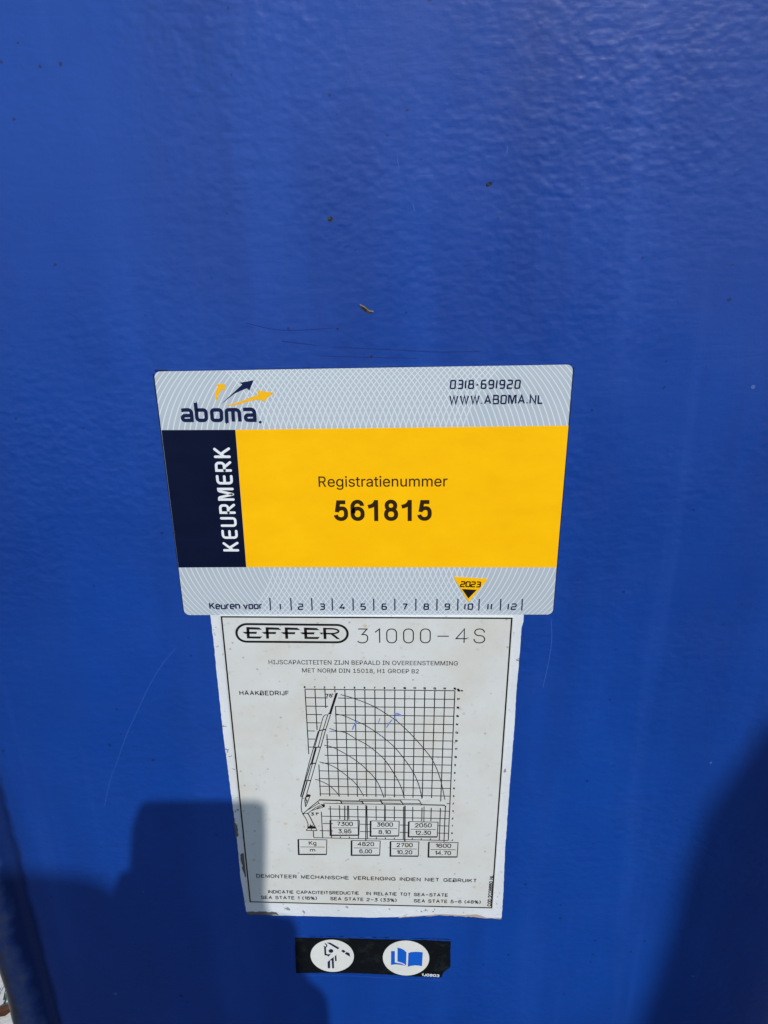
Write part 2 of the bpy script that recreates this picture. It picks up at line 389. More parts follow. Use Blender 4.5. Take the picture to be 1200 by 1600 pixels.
114,198,123,196,131,192,138,188,144,183,149,177,153,170,157,163,159,155,160,147,161,138,160,130,159,121,157,114,153,107,149,100,144,95,138,90,131,85,123,82,114,80,104,78,93,78,38,78,38,100,92,100,99,101,106,101,112,103,117,105,122,
107,125,111,129,114,131,118,133,123,135,127,135,133,136,138,135,144,135,150,133,155,131,159,129,163,125,167,122,170,117,173,112,175,106,176,99,177,92,178,49,178,49,0],[139,0,90,90,119,90,168,0]]),'S':(0.878,[[88,-3,77,-3,68,-2,59,1,
50,4,43,8,36,12,30,18,25,24,21,30,18,38,16,45,15,54,41,54,42,48,43,43,46,39,49,34,52,31,56,28,60,25,65,23,71,21,76,20,82,20,88,19,95,20,101,20,107,22,112,24,118,26,122,29,126,32,130,36,132,40,134,45,135,50,136,55,136,59,135,63,133,
67,131,70,128,73,124,76,121,78,116,80,112,82,107,84,102,86,96,87,72,94,61,98,50,102,41,108,34,114,28,121,24,128,21,137,20,146,21,155,23,162,25,169,29,176,34,182,40,187,47,192,54,196,62,199,71,201,80,202,89,203,99,202,108,201,116,199,
124,196,131,192,138,187,143,182,148,176,152,170,155,163,157,156,158,149,133,149,131,156,128,162,124,167,119,172,112,176,105,178,97,180,88,180,82,180,76,179,71,178,66,176,61,174,57,171,54,168,51,164,48,161,47,157,46,152,45,148,46,143,
47,138,49,135,51,131,55,128,58,125,62,123,67,121,83,115,104,110,122,104,127,102,132,99,137,96,141,93,145,90,149,86,152,82,155,78,157,73,159,67,160,61,161,54,160,47,158,39,156,32,152,25,147,19,141,13,135,8,127,4,119,1,109,-2,99,-3]]),
'T':(0.882,[[12,178,12,200,164,200,164,178,101,178,101,0,76,0,76,178]]),'V':(0.943,[[80,0,6,200,33,200,76,81,85,54,97,12,92,12,96,24,99,35,102,45,105,54,114,81,155,200,182,200,109,0]]),'Z':(0.862,[[16,0,16,18,108,151,120,169,134,187,
137,179,112,178,88,178,16,178,16,200,156,200,156,181,66,51,53,32,38,13,35,21,60,22,84,22,157,22,157,0]]),'a':(0.765,[[63,-3,56,-3,49,-2,43,0,37,2,32,5,27,8,22,13,19,18,16,23,14,29,12,35,12,42,12,49,13,54,15,59,17,63,20,67,23,70,26,
73,30,76,35,78,39,80,44,82,49,83,70,86,92,89,96,90,99,90,102,91,104,92,106,94,107,95,108,98,108,100,108,101,108,105,107,109,106,113,105,117,103,120,100,122,98,125,94,127,91,128,86,129,82,130,77,130,72,130,67,129,63,128,59,127,55,125,
52,123,49,121,46,118,44,116,42,113,41,110,39,108,16,114,19,121,22,127,26,132,31,136,36,140,41,143,46,146,52,148,58,149,64,150,70,151,76,151,80,151,85,151,89,150,94,149,99,148,103,146,108,144,112,142,117,139,120,135,124,131,127,126,
129,120,131,114,132,107,132,99,132,0,109,0,109,20,107,20,106,18,104,15,102,12,99,10,96,7,93,5,89,2,85,0,80,-1,75,-2,69,-3],[67,18,73,18,79,19,85,21,90,23,94,26,98,29,101,33,104,37,106,41,107,45,108,50,108,54,108,75,102,72,91,69,79,
67,69,66,65,65,61,65,57,64,53,62,49,61,46,59,43,57,41,55,39,52,37,49,36,45,36,41,36,38,37,34,38,31,40,28,42,26,45,24,48,22,51,21,55,19,58,19,63,18]]),'e':(0.794,[[83,-3,73,-3,63,-1,54,2,46,6,39,12,32,18,27,25,22,33,18,42,16,52,14,62,
13,73,14,85,16,95,18,105,22,114,26,122,32,129,38,136,45,141,53,146,62,149,71,151,81,151,87,151,93,150,99,149,104,147,110,145,116,142,121,138,126,134,130,129,134,124,137,118,140,111,143,103,145,95,146,86,146,76,146,67,29,67,29,87,133,
87,122,79,121,87,121,93,119,100,117,106,114,111,111,116,108,120,103,123,98,126,93,128,87,129,81,130,74,129,68,128,63,126,58,123,53,120,49,116,46,111,43,106,41,101,39,95,38,89,38,83,38,70,38,62,39,55,41,48,43,42,47,36,50,32,55,28,59,
24,65,22,71,20,77,18,83,18,88,18,92,19,96,20,100,21,103,22,106,24,109,26,112,29,115,31,117,34,119,38,120,41,143,36,141,30,139,25,136,20,132,15,127,11,122,8,117,4,111,2,105,0,98,-2,91,-3]]),'g':(0.836,[[81,-59,73,-59,66,-58,59,-57,53,
-55,47,-53,41,-50,37,-47,32,-43,29,-40,25,-36,22,-32,20,-27,40,-16,48,-26,50,-28,53,-31,57,-33,61,-35,65,-36,70,-37,75,-38,81,-38,90,-38,98,-36,105,-33,111,-30,116,-25,120,-18,122,-11,122,-2,122,27,120,27,113,16,110,13,107,11,103,8,
99,6,95,4,89,3,83,2,77,2,68,2,60,4,52,7,44,10,37,15,31,21,26,28,22,35,18,44,15,54,14,64,13,75,14,86,15,97,18,106,22,115,26,123,31,130,37,137,44,142,52,146,60,149,68,151,77,151,84,151,90,150,95,149,100,147,104,144,107,142,111,139,113,
136,121,125,123,125,123,149,146,149,146,-3,146,-13,144,-21,142,-29,138,-35,133,-41,127,-46,121,-50,114,-53,107,-56,99,-58,90,-59],[81,23,87,24,93,25,99,27,104,30,108,33,112,37,115,42,118,48,120,54,122,60,123,68,123,76,123,83,122,91,
120,97,118,104,115,109,112,115,108,119,104,123,99,126,93,128,87,129,81,130,74,129,68,128,62,126,57,122,53,119,49,114,45,109,43,103,41,97,39,90,38,83,38,76,38,68,39,61,41,54,43,48,45,43,49,38,53,33,57,30,62,27,68,25,74,24]]),'i':(0.328,
[[21,0,21,149,45,149,45,0],[33,174,30,174,27,175,24,177,21,179,19,181,17,184,17,187,16,190,17,193,17,196,19,199,21,201,24,203,27,205,30,206,33,206,36,206,39,205,42,203,45,201,47,199,48,196,49,193,50,190,49,187,48,184,47,181,45,179,
42,177,39,175,36,174]]),'m':(1.199,[[21,0,21,149,44,149,44,116,42,116,44,122,46,127,49,132,52,136,56,140,59,143,63,146,68,148,72,150,77,151,81,152,86,152,94,151,101,149,107,146,113,142,118,136,121,130,124,123,126,116,123,116,124,121,
127,126,129,131,133,135,136,139,140,142,145,145,150,147,155,149,160,151,166,152,172,152,178,151,184,150,190,149,195,146,201,143,205,139,209,134,213,129,215,123,217,116,219,109,219,100,219,0,195,0,195,100,194,107,193,114,190,119,186,
123,181,126,176,128,170,129,165,130,160,130,155,129,151,128,147,126,144,123,141,121,138,118,136,114,134,110,133,106,132,102,132,97,132,0,108,0,108,102,107,108,106,113,103,118,99,122,95,126,90,128,84,129,78,130,74,130,70,129,66,128,
62,126,58,124,55,121,52,117,49,114,47,109,46,105,45,99,45,94,45,0]]),'n':(0.805,[[45,89,45,0,21,0,21,149,44,149,44,113,40,113,44,123,49,131,54,137,60,142,66,146,74,149,81,151,89,151,97,151,104,150,110,148,116,145,121,141,126,137,130,
132,134,126,137,119,139,112,140,104,140,94,140,0,116,0,116,92,116,101,114,108,111,114,107,120,102,124,97,127,90,129,83,129,77,129,72,128,68,127,63,125,59,122,56,119,52,115,50,111,47,106,46,101,45,95]]),'r':(0.509,[[21,0,21,149,44,149,
44,126,45,126,48,132,51,136,55,141,60,144,65,147,71,150,77,151,84,151,90,151,96,151,96,127,90,128,81,128,76,128,71,127,67,126,63,124,59,121,55,118,52,115,49,111,47,107,46,103,45,98,45,93,45,0]]),'s':(0.717,[[72,-3,64,-3,57,-2,50,-1,
44,1,38,4,33,7,28,11,24,15,21,20,18,25,16,31,14,37,37,42,39,36,41,31,45,27,49,24,54,21,59,19,65,18,71,18,79,18,85,20,91,22,96,24,100,28,103,32,105,36,105,40,105,44,104,48,102,51,100,53,97,56,93,58,89,60,83,61,59,67,49,70,41,73,34,77,
28,82,24,87,21,93,19,100,18,108,19,114,20,120,22,125,26,130,29,135,34,139,39,143,45,146,52,148,59,150,66,151,74,151,81,151,88,150,94,148,100,146,105,144,110,141,114,137,118,133,121,129,123,124,126,119,127,114,105,109,104,113,102,117,
99,121,95,124,91,127,86,129,80,130,74,131,67,130,61,129,56,127,51,125,48,121,45,118,43,113,43,109,43,105,44,101,46,98,49,96,52,93,56,91,62,89,68,88,90,82,100,80,108,76,115,72,120,67,125,62,128,56,130,49,130,42,130,35,128,29,126,24,
123,19,119,14,114,9,108,6,102,3,95,0,88,-2,80,-3]]),'t':(0.447,[[80,149,80,129,3,129,3,149],[26,185,50,185,50,38,50,34,51,30,52,27,53,24,56,22,59,21,63,20,67,20,73,20,79,21,84,1,75,-1,66,-2,57,-1,49,1,42,4,36,8,32,14,28,20,26,28,26,
37]]),'u':(0.806,[[72,-2,64,-2,58,0,51,1,45,4,40,8,35,12,31,17,27,23,24,30,22,37,21,46,21,55,21,149,45,149,45,57,45,48,47,41,50,35,54,29,59,25,65,22,71,20,79,20,84,20,89,21,94,22,98,24,102,27,106,30,109,34,111,38,114,43,115,48,116,
54,116,60,116,149,140,149,140,0,117,0,117,36,121,36,117,26,112,18,107,12,101,7,94,3,87,0,80,-1]])}
GROTESK['R'] = (.89, [[22,0,46,0,46,200,22,200],
  [46,200,98,200,122,196,140,184,150,166,153,142,150,118,140,100,122,88,98,84,46,84,46,106,96,106,112,109,122,116,128,128,130,142,128,156,122,168,112,175,96,178,46,178],
  [88,84,115,84,160,0,132,0]])
def print_outline(name, rows, m, parent, h, bold):
    """rows: (text, left baseline point, right baseline point, capital height mm); filled outlines as one mesh"""
    cu = bpy.data.curves.new(name, 'CURVE')
    cu.dimensions = '2D'
    cu.fill_mode = 'BOTH'
    stems, heavy = [], []
    for text, a, b_, cap in rows:
        x, cs = 0.0, []
        for ch in text:
            if ch == ' ':
                x += .40 * 200; continue
            adv, con = GROTESK[ch]
            for c in con:
                cs.append([(x + c[i], c[i+1]) for i in range(0, len(c), 2)])
            x += adv * 200
        lo = min(p[0] for c in cs for p in c); hi = max(p[0] for c in cs for p in c)
        A, B = Vector(a), Vector(b_)
        d = B - A; L = d.length; d.normalize(); up = Vector((-d.y, d.x))
        for c in cs:
            heavy.append([tuple(A + d * ((px - lo) / (hi - lo) * L) + up * (py / 200 * cap)) for px, py in c])
            if len(c) == 4 and abs(c[0][0]-c[1][0]) + abs(c[1][0]-c[2][0]) + abs(c[2][0]-c[3][0]) < 90 and text:
                stems.append([tuple(A + d * ((px - lo) / (hi - lo) * L) + up * (py / 200 * cap)) for px, py in c])
                continue
            sp = cu.splines.new('POLY')
            sp.points.add(len(c) - 1)
            for i, (px, py) in enumerate(c):
                q = A + d * ((px - lo) / (hi - lo) * L) + up * (py / 200 * cap)
                sp.points[i].co = (q.x, q.y, 0, 1)
            sp.use_cyclic_u = True
    tmp = bpy.data.objects.new('outline', cu)
    me0 = bpy.data.meshes.new_from_object(tmp)
    bb = MB()
    bb.v = [bb.P((v.co.x, v.co.y), h) for v in me0.vertices]
    for p in me0.polygons:
        vs = list(p.vertices)
        n_ = sum(me0.vertices[vs[i]].co.x*me0.vertices[vs[(i+1) % len(vs)]].co.y - me0.vertices[vs[(i+1) % len(vs)]].co.x*me0.vertices[vs[i]].co.y for i in range(len(vs)))
        bb.f.append(tuple(vs) if n_ > 0 else tuple(vs[::-1]))
    for q in stems:
        bb.flat(q, h + .004)
    for q in heavy:
        bb.line(q, bold, h + .006, closed=True)
    bpy.data.objects.remove(tmp); bpy.data.curves.remove(cu); bpy.data.meshes.remove(me0)
    return bb.build(name, m, parent)

def center(mb, text, font, c, wid, hpx, w, h, **k):
    """text centred on c (mm), along the local horizontal"""
    write(mb, text, font, (c[0]-wid/2, c[1]-hpx/2), (c[0]+wid/2, c[1]-hpx/2), hpx, w, h, **k)

# ------------------------------------------------------------------ materials
def mat(name, col, rough=.5, spec=.5, coat=0, metal=0):
    m = bpy.data.materials.new(name)
    m.use_nodes = True
    b = m.node_tree.nodes['Principled BSDF']
    b.inputs['Base Color'].default_value = (*col, 1)
    b.inputs['Roughness'].default_value = rough
    b.inputs['Specular IOR Level'].default_value = spec
    b.inputs['Coat Weight'].default_value = coat
    b.inputs['Coat Roughness'].default_value = .2
    b.inputs['Metallic'].default_value = metal
    return m

class NT:
    def __init__(self, m):
        self.t = m.node_tree; self.n = self.t.nodes; self.b = self.n['Principled BSDF']
    def new(self, typ, **kw):
        x = self.n.new(typ)
        for k, v in kw.items():
            setattr(x, k, v)
        return x
    def set(self, sock, v):
        if hasattr(v, 'is_output') or isinstance(v, bpy.types.NodeSocket):
            self.t.links.new(v, sock)
        else:
            sock.default_value = v
    def math(self, op, a, b=0.0, c=None, clamp=False):
        x = self.new('ShaderNodeMath', operation=op, use_clamp=clamp)
        self.set(x.inputs[0], a); self.set(x.inputs[1], b)
        if c is not None: self.set(x.inputs[2], c)
        return x.outputs[0]
    def mix(self, f, a, b):
        x = self.new('ShaderNodeMix', data_type='RGBA')
        self.set(x.inputs[0], f)
        self.set(x.inputs[6], (*a, 1) if isinstance(a, tuple) else a)
        self.set(x.inputs[7], (*b, 1) if isinstance(b, tuple) else b)
        return x.outputs[2]
    def coords(self, scale=(1, 1, 1), loc=(0, 0, 0), rot=(0, 0, 0)):
        tc = self.new('ShaderNodeTexCoord')
        mp = self.new('ShaderNodeMapping')
        mp.inputs['Scale'].default_value = scale
        mp.inputs['Location'].default_value = loc
        mp.inputs['Rotation'].default_value = rot
        self.t.links.new(tc.outputs['Object'], mp.inputs['Vector'])
        return mp.outputs[0]
    def noise(self, vec, scale, detail=3, rough=.5, dist=0):
        x = self.new('ShaderNodeTexNoise')
        self.set(x.inputs['Vector'], vec)
        x.inputs['Scale'].default_value = scale
        x.inputs['Detail'].default_value = detail
        x.inputs['Roughness'].default_value = rough
        x.inputs['Distortion'].default_value = dist
        return x.outputs['Fac']
    def mixv(self, vec, scale, amt):
        x = self.new('ShaderNodeTexNoise'); self.set(x.inputs['Vector'], vec); x.inputs['Scale'].default_value = scale
        m = self.new('ShaderNodeVectorMath', operation='MULTIPLY_ADD')
        self.t.links.new(x.outputs['Color'], m.inputs[0]); m.inputs[1].default_value = (amt, amt, amt); self.set(m.inputs[2], vec)
        return m.outputs[0]
    def voro(self, vec, scale, rnd=1):
        x = self.new('ShaderNodeTexVoronoi')
        self.set(x.inputs['Vector'], vec)
        x.inputs['Scale'].default_value = scale
        x.inputs['Randomness'].default_value = rnd
        return x
    def ramp(self, f, lo, hi, a=0.0, b=1.0):
        x = self.new('ShaderNodeMapRange')
        self.set(x.inputs[0], f)
        x.inputs[1].default_value = lo; x.inputs[2].default_value = hi
        x.inputs[3].default_value = a; x.inputs[4].default_value = b
        return x.outputs[0]
    def bump(self, hgt, strength, dist, prev=None):
        x = self.new('ShaderNodeBump')
        x.inputs['Strength'].default_value = strength
        x.inputs['Distance'].default_value = dist
        self.set(x.inputs['Height'], hgt)
        if prev is not None: self.t.links.new(prev, x.inputs['Normal'])
        return x.outputs[0]

def blue_paint():
    m = mat('blue_paint', (.005, .05, .35), .42, .46)
    n = NT(m)
    v = n.coords()
    # colour: hand brushed enamel, faint chalky runs, dark grit and a few pale nicks
    big = n.noise(v, 7, 3)
    base = n.mix(n.ramp(big, .3, .7), (.002, .038, .250), (.0034, .054, .325))
    runs = n.noise(n.coords((60, 60, 2.2)), 1.0, 4, .55)
    base = n.mix(n.ramp(runs, .55, .79, 0, .36), base, (.028, .095, .42))
    band = n.noise(n.coords((24, 24, 1.1), loc=(7, 3, 5)), 1.0, 3, .5)
    base = n.mix(n.ramp(band, .52, .72, 0, .30), base, (.016, .078, .40))
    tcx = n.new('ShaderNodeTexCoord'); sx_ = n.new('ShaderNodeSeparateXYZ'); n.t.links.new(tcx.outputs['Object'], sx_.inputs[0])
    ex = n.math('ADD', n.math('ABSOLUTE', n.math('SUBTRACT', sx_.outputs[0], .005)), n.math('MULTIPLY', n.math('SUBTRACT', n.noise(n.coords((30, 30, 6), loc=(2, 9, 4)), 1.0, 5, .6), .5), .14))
    base = n.mix(n.ramp(ex, .10, .20, 0, .45), base, (.003, .024, .155))  # light falloff towards both side edges, painted into the colour
    grime = n.noise(n.coords((26, 26, 5), loc=(3, 1, 2)), 1.0, 5, .6)
    base = n.mix(n.ramp(grime, .46, .72, 0, .42), base, (.0045, .026, .17))
    mot = n.noise(v, 120, 4, .6)
    base = n.mix(n.ramp(mot, .52, .75, 0, .22), base, (.006, .033, .27))
    g1 = n.voro(n.mixv(v, 900, .0016), 165)
    sel = n.new('ShaderNodeSeparateColor'); n.t.links.new(g1.outputs['Color'], sel.inputs[0])
    sz = n.ramp(sel.outputs[0], .5, 1.0, 0.0, .115)
    grit = n.math('LESS_THAN', g1.outputs['Distance'], sz)
    base = n.mix(n.math('MULTIPLY', grit, .72), base, (.004, .014, .075))
    g2 = n.voro(n.coords(loc=(.3, .2, .7)), 34)
    sel2 = n.new('ShaderNodeSeparateColor'); n.t.links.new(g2.outputs['Color'], sel2.inputs[0])
    nick = n.math('LESS_THAN', g2.outputs['Distance'], n.ramp(sel2.outputs[1], .86, 1.0, 0, .028))
    base = n.mix(n.math('MULTIPLY', nick, .25), base, (.22, .32, .6))
    n.set(n.b.inputs['Base Color'], base)
    n.set(n.b.inputs['Roughness'], n.ramp(n.noise(v, 40, 3), .3, .7, .36, .45))
    # relief: brush strokes, orange peel, runs and dust nibs
    wob = n.noise(v, 18, 2)
    br = n.noise(n.coords((26, 26, 190), rot=(0, math.radians(5), 0)), 1.0, 3, .55, 1.4)
    peel = n.noise(n.coords((230, 230, 300)), 1.0, 1.2, .45, .0)
    nrm = n.bump(wob, .14, .004)
    nrm = n.bump(br, .08, .0008, nrm)
    nrm = n.bump(n.math('MULTIPLY', peel, n.ramp(n.noise(v, 11, 2), .38, .62, .15, 1.2)), .34, .0010, nrm)
    fine = n.noise(v, 900, 2)
    nrm = n.bump(fine, .10, .0003, nrm)
    nib = n.ramp(g1.outputs['Distance'], 0, .2, 1, 0)
    nib = n.math('MULTIPLY', nib, n.math('GREATER_THAN', sel.outputs[1], .6))
    nrm = n.bump(nib, .3, .0003, nrm)
    # worn, grimy left corner; the groove's shade is painted into its colour
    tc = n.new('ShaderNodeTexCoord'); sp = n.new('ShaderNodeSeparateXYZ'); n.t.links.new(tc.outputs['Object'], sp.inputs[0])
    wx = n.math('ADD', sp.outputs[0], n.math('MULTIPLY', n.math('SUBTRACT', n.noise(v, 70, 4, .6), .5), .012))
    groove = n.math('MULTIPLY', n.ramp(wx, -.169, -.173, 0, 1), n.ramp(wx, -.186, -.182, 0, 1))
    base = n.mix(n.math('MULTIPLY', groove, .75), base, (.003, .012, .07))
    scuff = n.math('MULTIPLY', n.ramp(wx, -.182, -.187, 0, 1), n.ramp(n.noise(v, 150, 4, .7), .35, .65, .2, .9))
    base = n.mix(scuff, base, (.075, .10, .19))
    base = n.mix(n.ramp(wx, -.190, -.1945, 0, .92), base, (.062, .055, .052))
    n.set(n.b.inputs['Base Color'], base)
    n.set(n.b.inputs['Normal'], nrm)
    return m

def foil():
    """silver foil with the security pattern of translated circle arcs; object origin at the sticker's top centre"""
    m = mat('silver_foil', (.5, .55, .6), .36, .5, metal=.15)
    n = NT(m)
    tc = n.new('ShaderNodeTexCoord')
    sp = n.new('ShaderNodeSeparateXYZ')
    n.t.links.new(tc.outputs['Object'], sp.inputs[0])
    x = n.math('MULTIPLY', sp.outputs[0], 1000); z = n.math('MULTIPLY', sp.outputs[2], 1000)
    dz = n.math('ADD', z, 50.0)
    R = 49.0
    da = n.math('MAXIMUM', n.math('SUBTRACT', n.math('ABSOLUTE', dz), 15.4), 0.0)
    sag = n.math('SUBTRACT', R, n.math('SQRT', n.math('SUBTRACT', R*R, n.math('MULTIPLY', da, da))))
    tot = None
    for s in (1, -1):
        u = n.math('SUBTRACT', n.math('MULTIPLY', x, s), sag)      # constant along one arc
        ph = n.math('ABSOLUTE', n.math('SUBTRACT', n.math('FRACT', n.math('DIVIDE', n.math('ADD', u, 300.0), 2.1)), .5))
        ln = n.ramp(ph, .085, .125, 1, 0)
        ok = n.math('MULTIPLY', n.math('GREATER_THAN', u, -130.0), n.math('LESS_THAN', u, 36.0))
        ln = n.math('MULTIPLY', ln, ok)
        tot = ln if tot is None else n.math('MAXIMUM', tot, ln)
    g = n.noise(n.coords(), 60, 3)
    ground = n.mix(g, (.46, .53, .60), (.50, .57, .635))
    n.set(n.b.inputs['Base Color'], n.mix(tot, ground, (.70, .77, .83)))
    n.set(n.b.inputs['Roughness'], .46)
    n.set(n.b.inputs['Normal'], n.bump(n.noise(n.coords(), 45, 2), .06, .002))
    return m

def vinyl(name, a, b, rough=.42):
    m = mat(name, a, rough, .12)
    n = NT(m)
    f = n.noise(n.coords((30, 30, 60)), 1.6, 6, .65)
    n.set(n.b.inputs['Base Color'], n.mix(n.ramp(f, .35, .65), a, b))
    n.set(n.b.inputs['Normal'], n.bump(n.noise(n.coords(), 40, 2), .05, .002))
    return m

def paper():
    m = mat('aged_plate', (.6, .62, .62), .38, .4)
    n = NT(m)
    v = n.coords()
    c = n.mix(n.ramp(n.noise(v, 22, 5, .6), .35, .7), (.645, .67, .67), (.595, .605, .585))
    c = n.mix(n.ramp(n.noise(v, 320, 3, .6), .62, .74, 0, .5), c, (.42, .43, .42))
    vo = n.voro(v, 125)
    s = n.new('ShaderNodeSeparateColor'); n.t.links.new(vo.outputs['Color'], s.inputs[0])
    sp = n.ramp(vo.outputs['Distance'], 0, .15, 1, 0)
    sp = n.math('MULTIPLY', n.ramp(sp, 0, .6), n.math('GREATER_THAN', s.outputs[0], .80))
    c = n.mix(n.math('MULTIPLY', sp, .55), c, (.52, .40, .20))
    c = n.mix(n.ramp(n.noise(n.coords((30, 30, 30), loc=(5, 2, 1)), 1.0, 5, .65), .46, .72, 0, .5), c, (.55, .51, .42))
    vo2 = n.voro(n.coords(loc=(.1, .4, .3)), 150)
    s2 = n.new('ShaderNodeSeparateColor'); n.t.links.new(vo2.outputs['Color'], s2.inputs[0])
    sp2 = n.math('MULTIPLY', n.math('LESS_THAN', vo2.outputs['Distance'], .075), n.math('GREATER_THAN', s2.outputs[1], .72))
    c = n.mix(n.math('MULTIPLY', sp2, .55), c, (.25, .25, .22))
    n.set(n.b.inputs['Base Color'], c)
    n.set(n.b.inputs['Normal'], n.bump(n.noise(v, 400, 3), .12, .0004))
    return m

def primer():
    m = mat('white_border_paint', (.72, .75, .78), .5, .4)
    n = NT(m)
    v = n.coords()
    c = n.mix(n.ramp(n.noise(v, 30, 4), .35, .65), (.69, .73, .78), (.63, .66, .69))
    ch = n.noise(v, 260, 4, .65, .5)
    c = n.mix(n.ramp(ch, .625, .65, 0, .85), c, (.20, .19, .18))
    n.set(n.b.inputs['Base Color'], c)
    n.set(n.b.inputs['Normal'], n.bump(n.noise(v, 300, 3), .35, .0005))
    return m

def black_vinyl():
    m = mat('black_vinyl', (.004, .005, .006), .5, .1)
    n = NT(m)
    v = n.coords()
    c = n.mix(n.ramp(n.noise(v, 140, 5, .65), .52, .74, 0, .45), (.005, .006, .008), (.03, .045, .045))
    n.set(n.b.inputs['Base Color'], c)
    n.set(n.b.inputs['Normal'], n.bump(n.noise(v, 200, 3), .3, .0005))
    return m

def rust():
    m = mat('rust_chip', (.05, .03, .012), .8, .3)
    n = NT(m)
    v = n.coords()
    n.set(n.b.inputs['Base Color'], n.mix(n.ramp(n.noise(v, 900, 4, .6), .5, .72), (.018, .013, .010), (.13, .085, .035)))
    n.set(n.b.inputs['Normal'], n.bump(n.noise(v, 1200, 3), .8, .0006))
    return m

def concrete():
    m = mat('pale_concrete', (.5, .5, .48), .85, .3)
    n = NT(m)
    v = n.coords()
    c = n.mix(n.noise(v, 6, 6, .65), (.52, .51, .49), (.66, .65, .62))
    c = n.mix(n.ramp(n.noise(v, 160, 4, .7), .55, .72, 0, .7), c, (.3, .29, .27))
    n.set(n.b.inputs['Base Color'], c)
    n.set(n.b.inputs['Normal'], n.bump(n.noise(v, 140, 5, .7), .6, .004))
    return m

def asphalt():
    m = mat('dark_asphalt', (.05, .05, .05), .9, .3)
    n = NT(m)
    v = n.coords()
    n.set(n.b.inputs['Base Color'], n.mix(n.noise(v, 120, 5, .7), (.03, .03, .032), (.075, .074, .072)))
    n.set(n.b.inputs['Normal'], n.bump(n.noise(v, 200, 4, .7), .6, .004))
    return m

def grey_steel():
    m = mat('caster_dark_steel', (.05, .05, .055), .6, .3)
    n = NT(m)
    v = n.coords()
    n.set(n.b.inputs['Base Color'], n.mix(n.noise(v, 9, 5), (.035, .036, .04), (.06, .06, .065)))
    return m

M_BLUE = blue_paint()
M_FOIL = foil()
M_YEL = vinyl('yellow_print', (.94, .485, .002), (.98, .53, .003))
M_NAVY = vinyl('navy_print', (.0025, .0055, .024), (.004, .0075, .031))
M_INK = mat('black_ink', (.012, .011, .013), .5, .1)
M_NINK = mat('navy_ink', (.008, .014, .06), .5, .1)
M_BROWN = mat('brown_black_ink', (.030, .016, .004), .5, .1)
M_GREY = mat('grey_ink', (.018, .018, .02), .5, .1)
M_WHITE = mat('white_print', (.76, .79, .83), .4, .4)
M_GOLD = mat('gold_print', (.90, .47, .006), .4, .4)
M_PAPER = paper()
M_PRIMER = primer()
M_BLK = black_vinyl()
M_OVAL = vinyl('white_oval_print', (.70, .71, .69), (.64, .655, .63), .4)
M_BOOK = mat('bright_blue_print', (.006, .105, .55), .4, .4)
M_PEN = mat('blue_pen', (.16, .24, .56), .5, .3)
M_RUST = rust()
M_TAN = mat('torn_backing', (.42, .34, .26), .9, .2)
M_DIRT = mat('grey_brown_dirt', (.13, .115, .10), .9, .2)
M_SCR = mat('pale_scratch', (.03, .10, .41), .6, .3)
M_NICK = mat('dark_paint_crack', (.003, .028, .20), .6, .3)
M_GROUND = concrete()
M_CASTER = grey_steel()
M_LEAF = mat('brown_dry_leaf', (.085, .035, .018), .8, .2)
M_GRASS = mat('dark_green_grass', (.02, .045, .02), .7, .2)
M_EDGE = mat('black_plate_edge', (.03, .03, .03), .5, .4)

# ------------------------------------------------------------------ setting: the ground
g = MB()
g.v = [(-25, -25, 0), (25, -25, 0), (25, 25, 0), (-25, 25, 0)]
g.f = [(0, 1, 2, 3)]
go = g.build('ground', asphalt())
go['kind'] = 'structure'
b = MB()
b.v = [(-12, .12, .0), (12, .12, .0), (12, 14, .0), (-12, 14, .0), (-12, .12, .012), (12, .12, .012), (12, 14, .012), (-12, 14, .012)]
b.f = [(4, 5, 6, 7), (0, 1, 5, 4), (1, 2, 6, 5), (2, 3, 7, 6), (3, 0, 4, 7)]
slab = b.build('pavement', M_GROUND)
slab['kind'] = 'structure'

# ------------------------------------------------------------------ the blue steel column
col = thing('crane_column', 'blue painted steel crane column face with rounded edges, carrying the stickers', 'crane column', (0, 0.2, 0))
def column_profile():
    p = []
    R1 = 11.0
    c1 = (-190.6, 10.6)
    p.append((-201.6, 420.0))
    p.append((-201.6, 60.0))
    for i in range(0, 11):
        a = math.pi + i * (math.pi / 2) / 10
        p.append((c1[0] + R1*math.cos(a), c1[1] + R1*math.sin(a)))
    p += [(-187.0, .0), (-183.5, 1.6), (-180.5, 4.2), (-177.5, 5.4), (-174.5, 4.6), (-171.5, 2.2), (-168.0, .6), (-163.0, 0.0)]
    p += [(x, 0.0) for x in range(-140, 181, 20)]
    R2 = 42.0
    for i in range(0, 11):
        a = -math.pi/2 + i * (math.pi / 2) / 10
        p.append((189.5 + R2*math.cos(a), R2 + R2*math.sin(a)))
    p += [(231.5, 80.0), (231.5, 420.0)]
    return p
prof = column_profile()
me = MB()
zs = [0.0, .4, .7, .85] + [.9 + .02*i for i in range(33)] + [1.7, 2.1]
wr = random.Random(3)
ph = [wr.uniform(0, 6.28) for _ in range(4)]
for z in zs:
    for (x, y) in prof:
        dy = 0.0
        if x < -178 and y < 40:
            dy = .35*math.sin(z*95 + ph[0]) + .25*math.sin(z*210 + ph[1])
        me.v.append(((x + dy*.4)*MM, (y + dy)*MM, z))
n = len(prof)
for k in range(len(zs)-1):
    for i in range(n-1):
        me.f.append((k*n+i, k*n+i+1, (k+1)*n+i+1, (k+1)*n+i))
    me.f.append((k*n+n-1, k*n, (k+1)*n, (k+1)*n+n-1))
me.f.append(tuple((len(zs)-1)*n + i for i in range(n)))
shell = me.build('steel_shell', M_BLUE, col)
for f in shell.data.polygons:
    f.use_smooth = True
# keep the rounded edges crisp where the sides start
shell.data.set_sharp_from_angle(angle=math.radians(50))

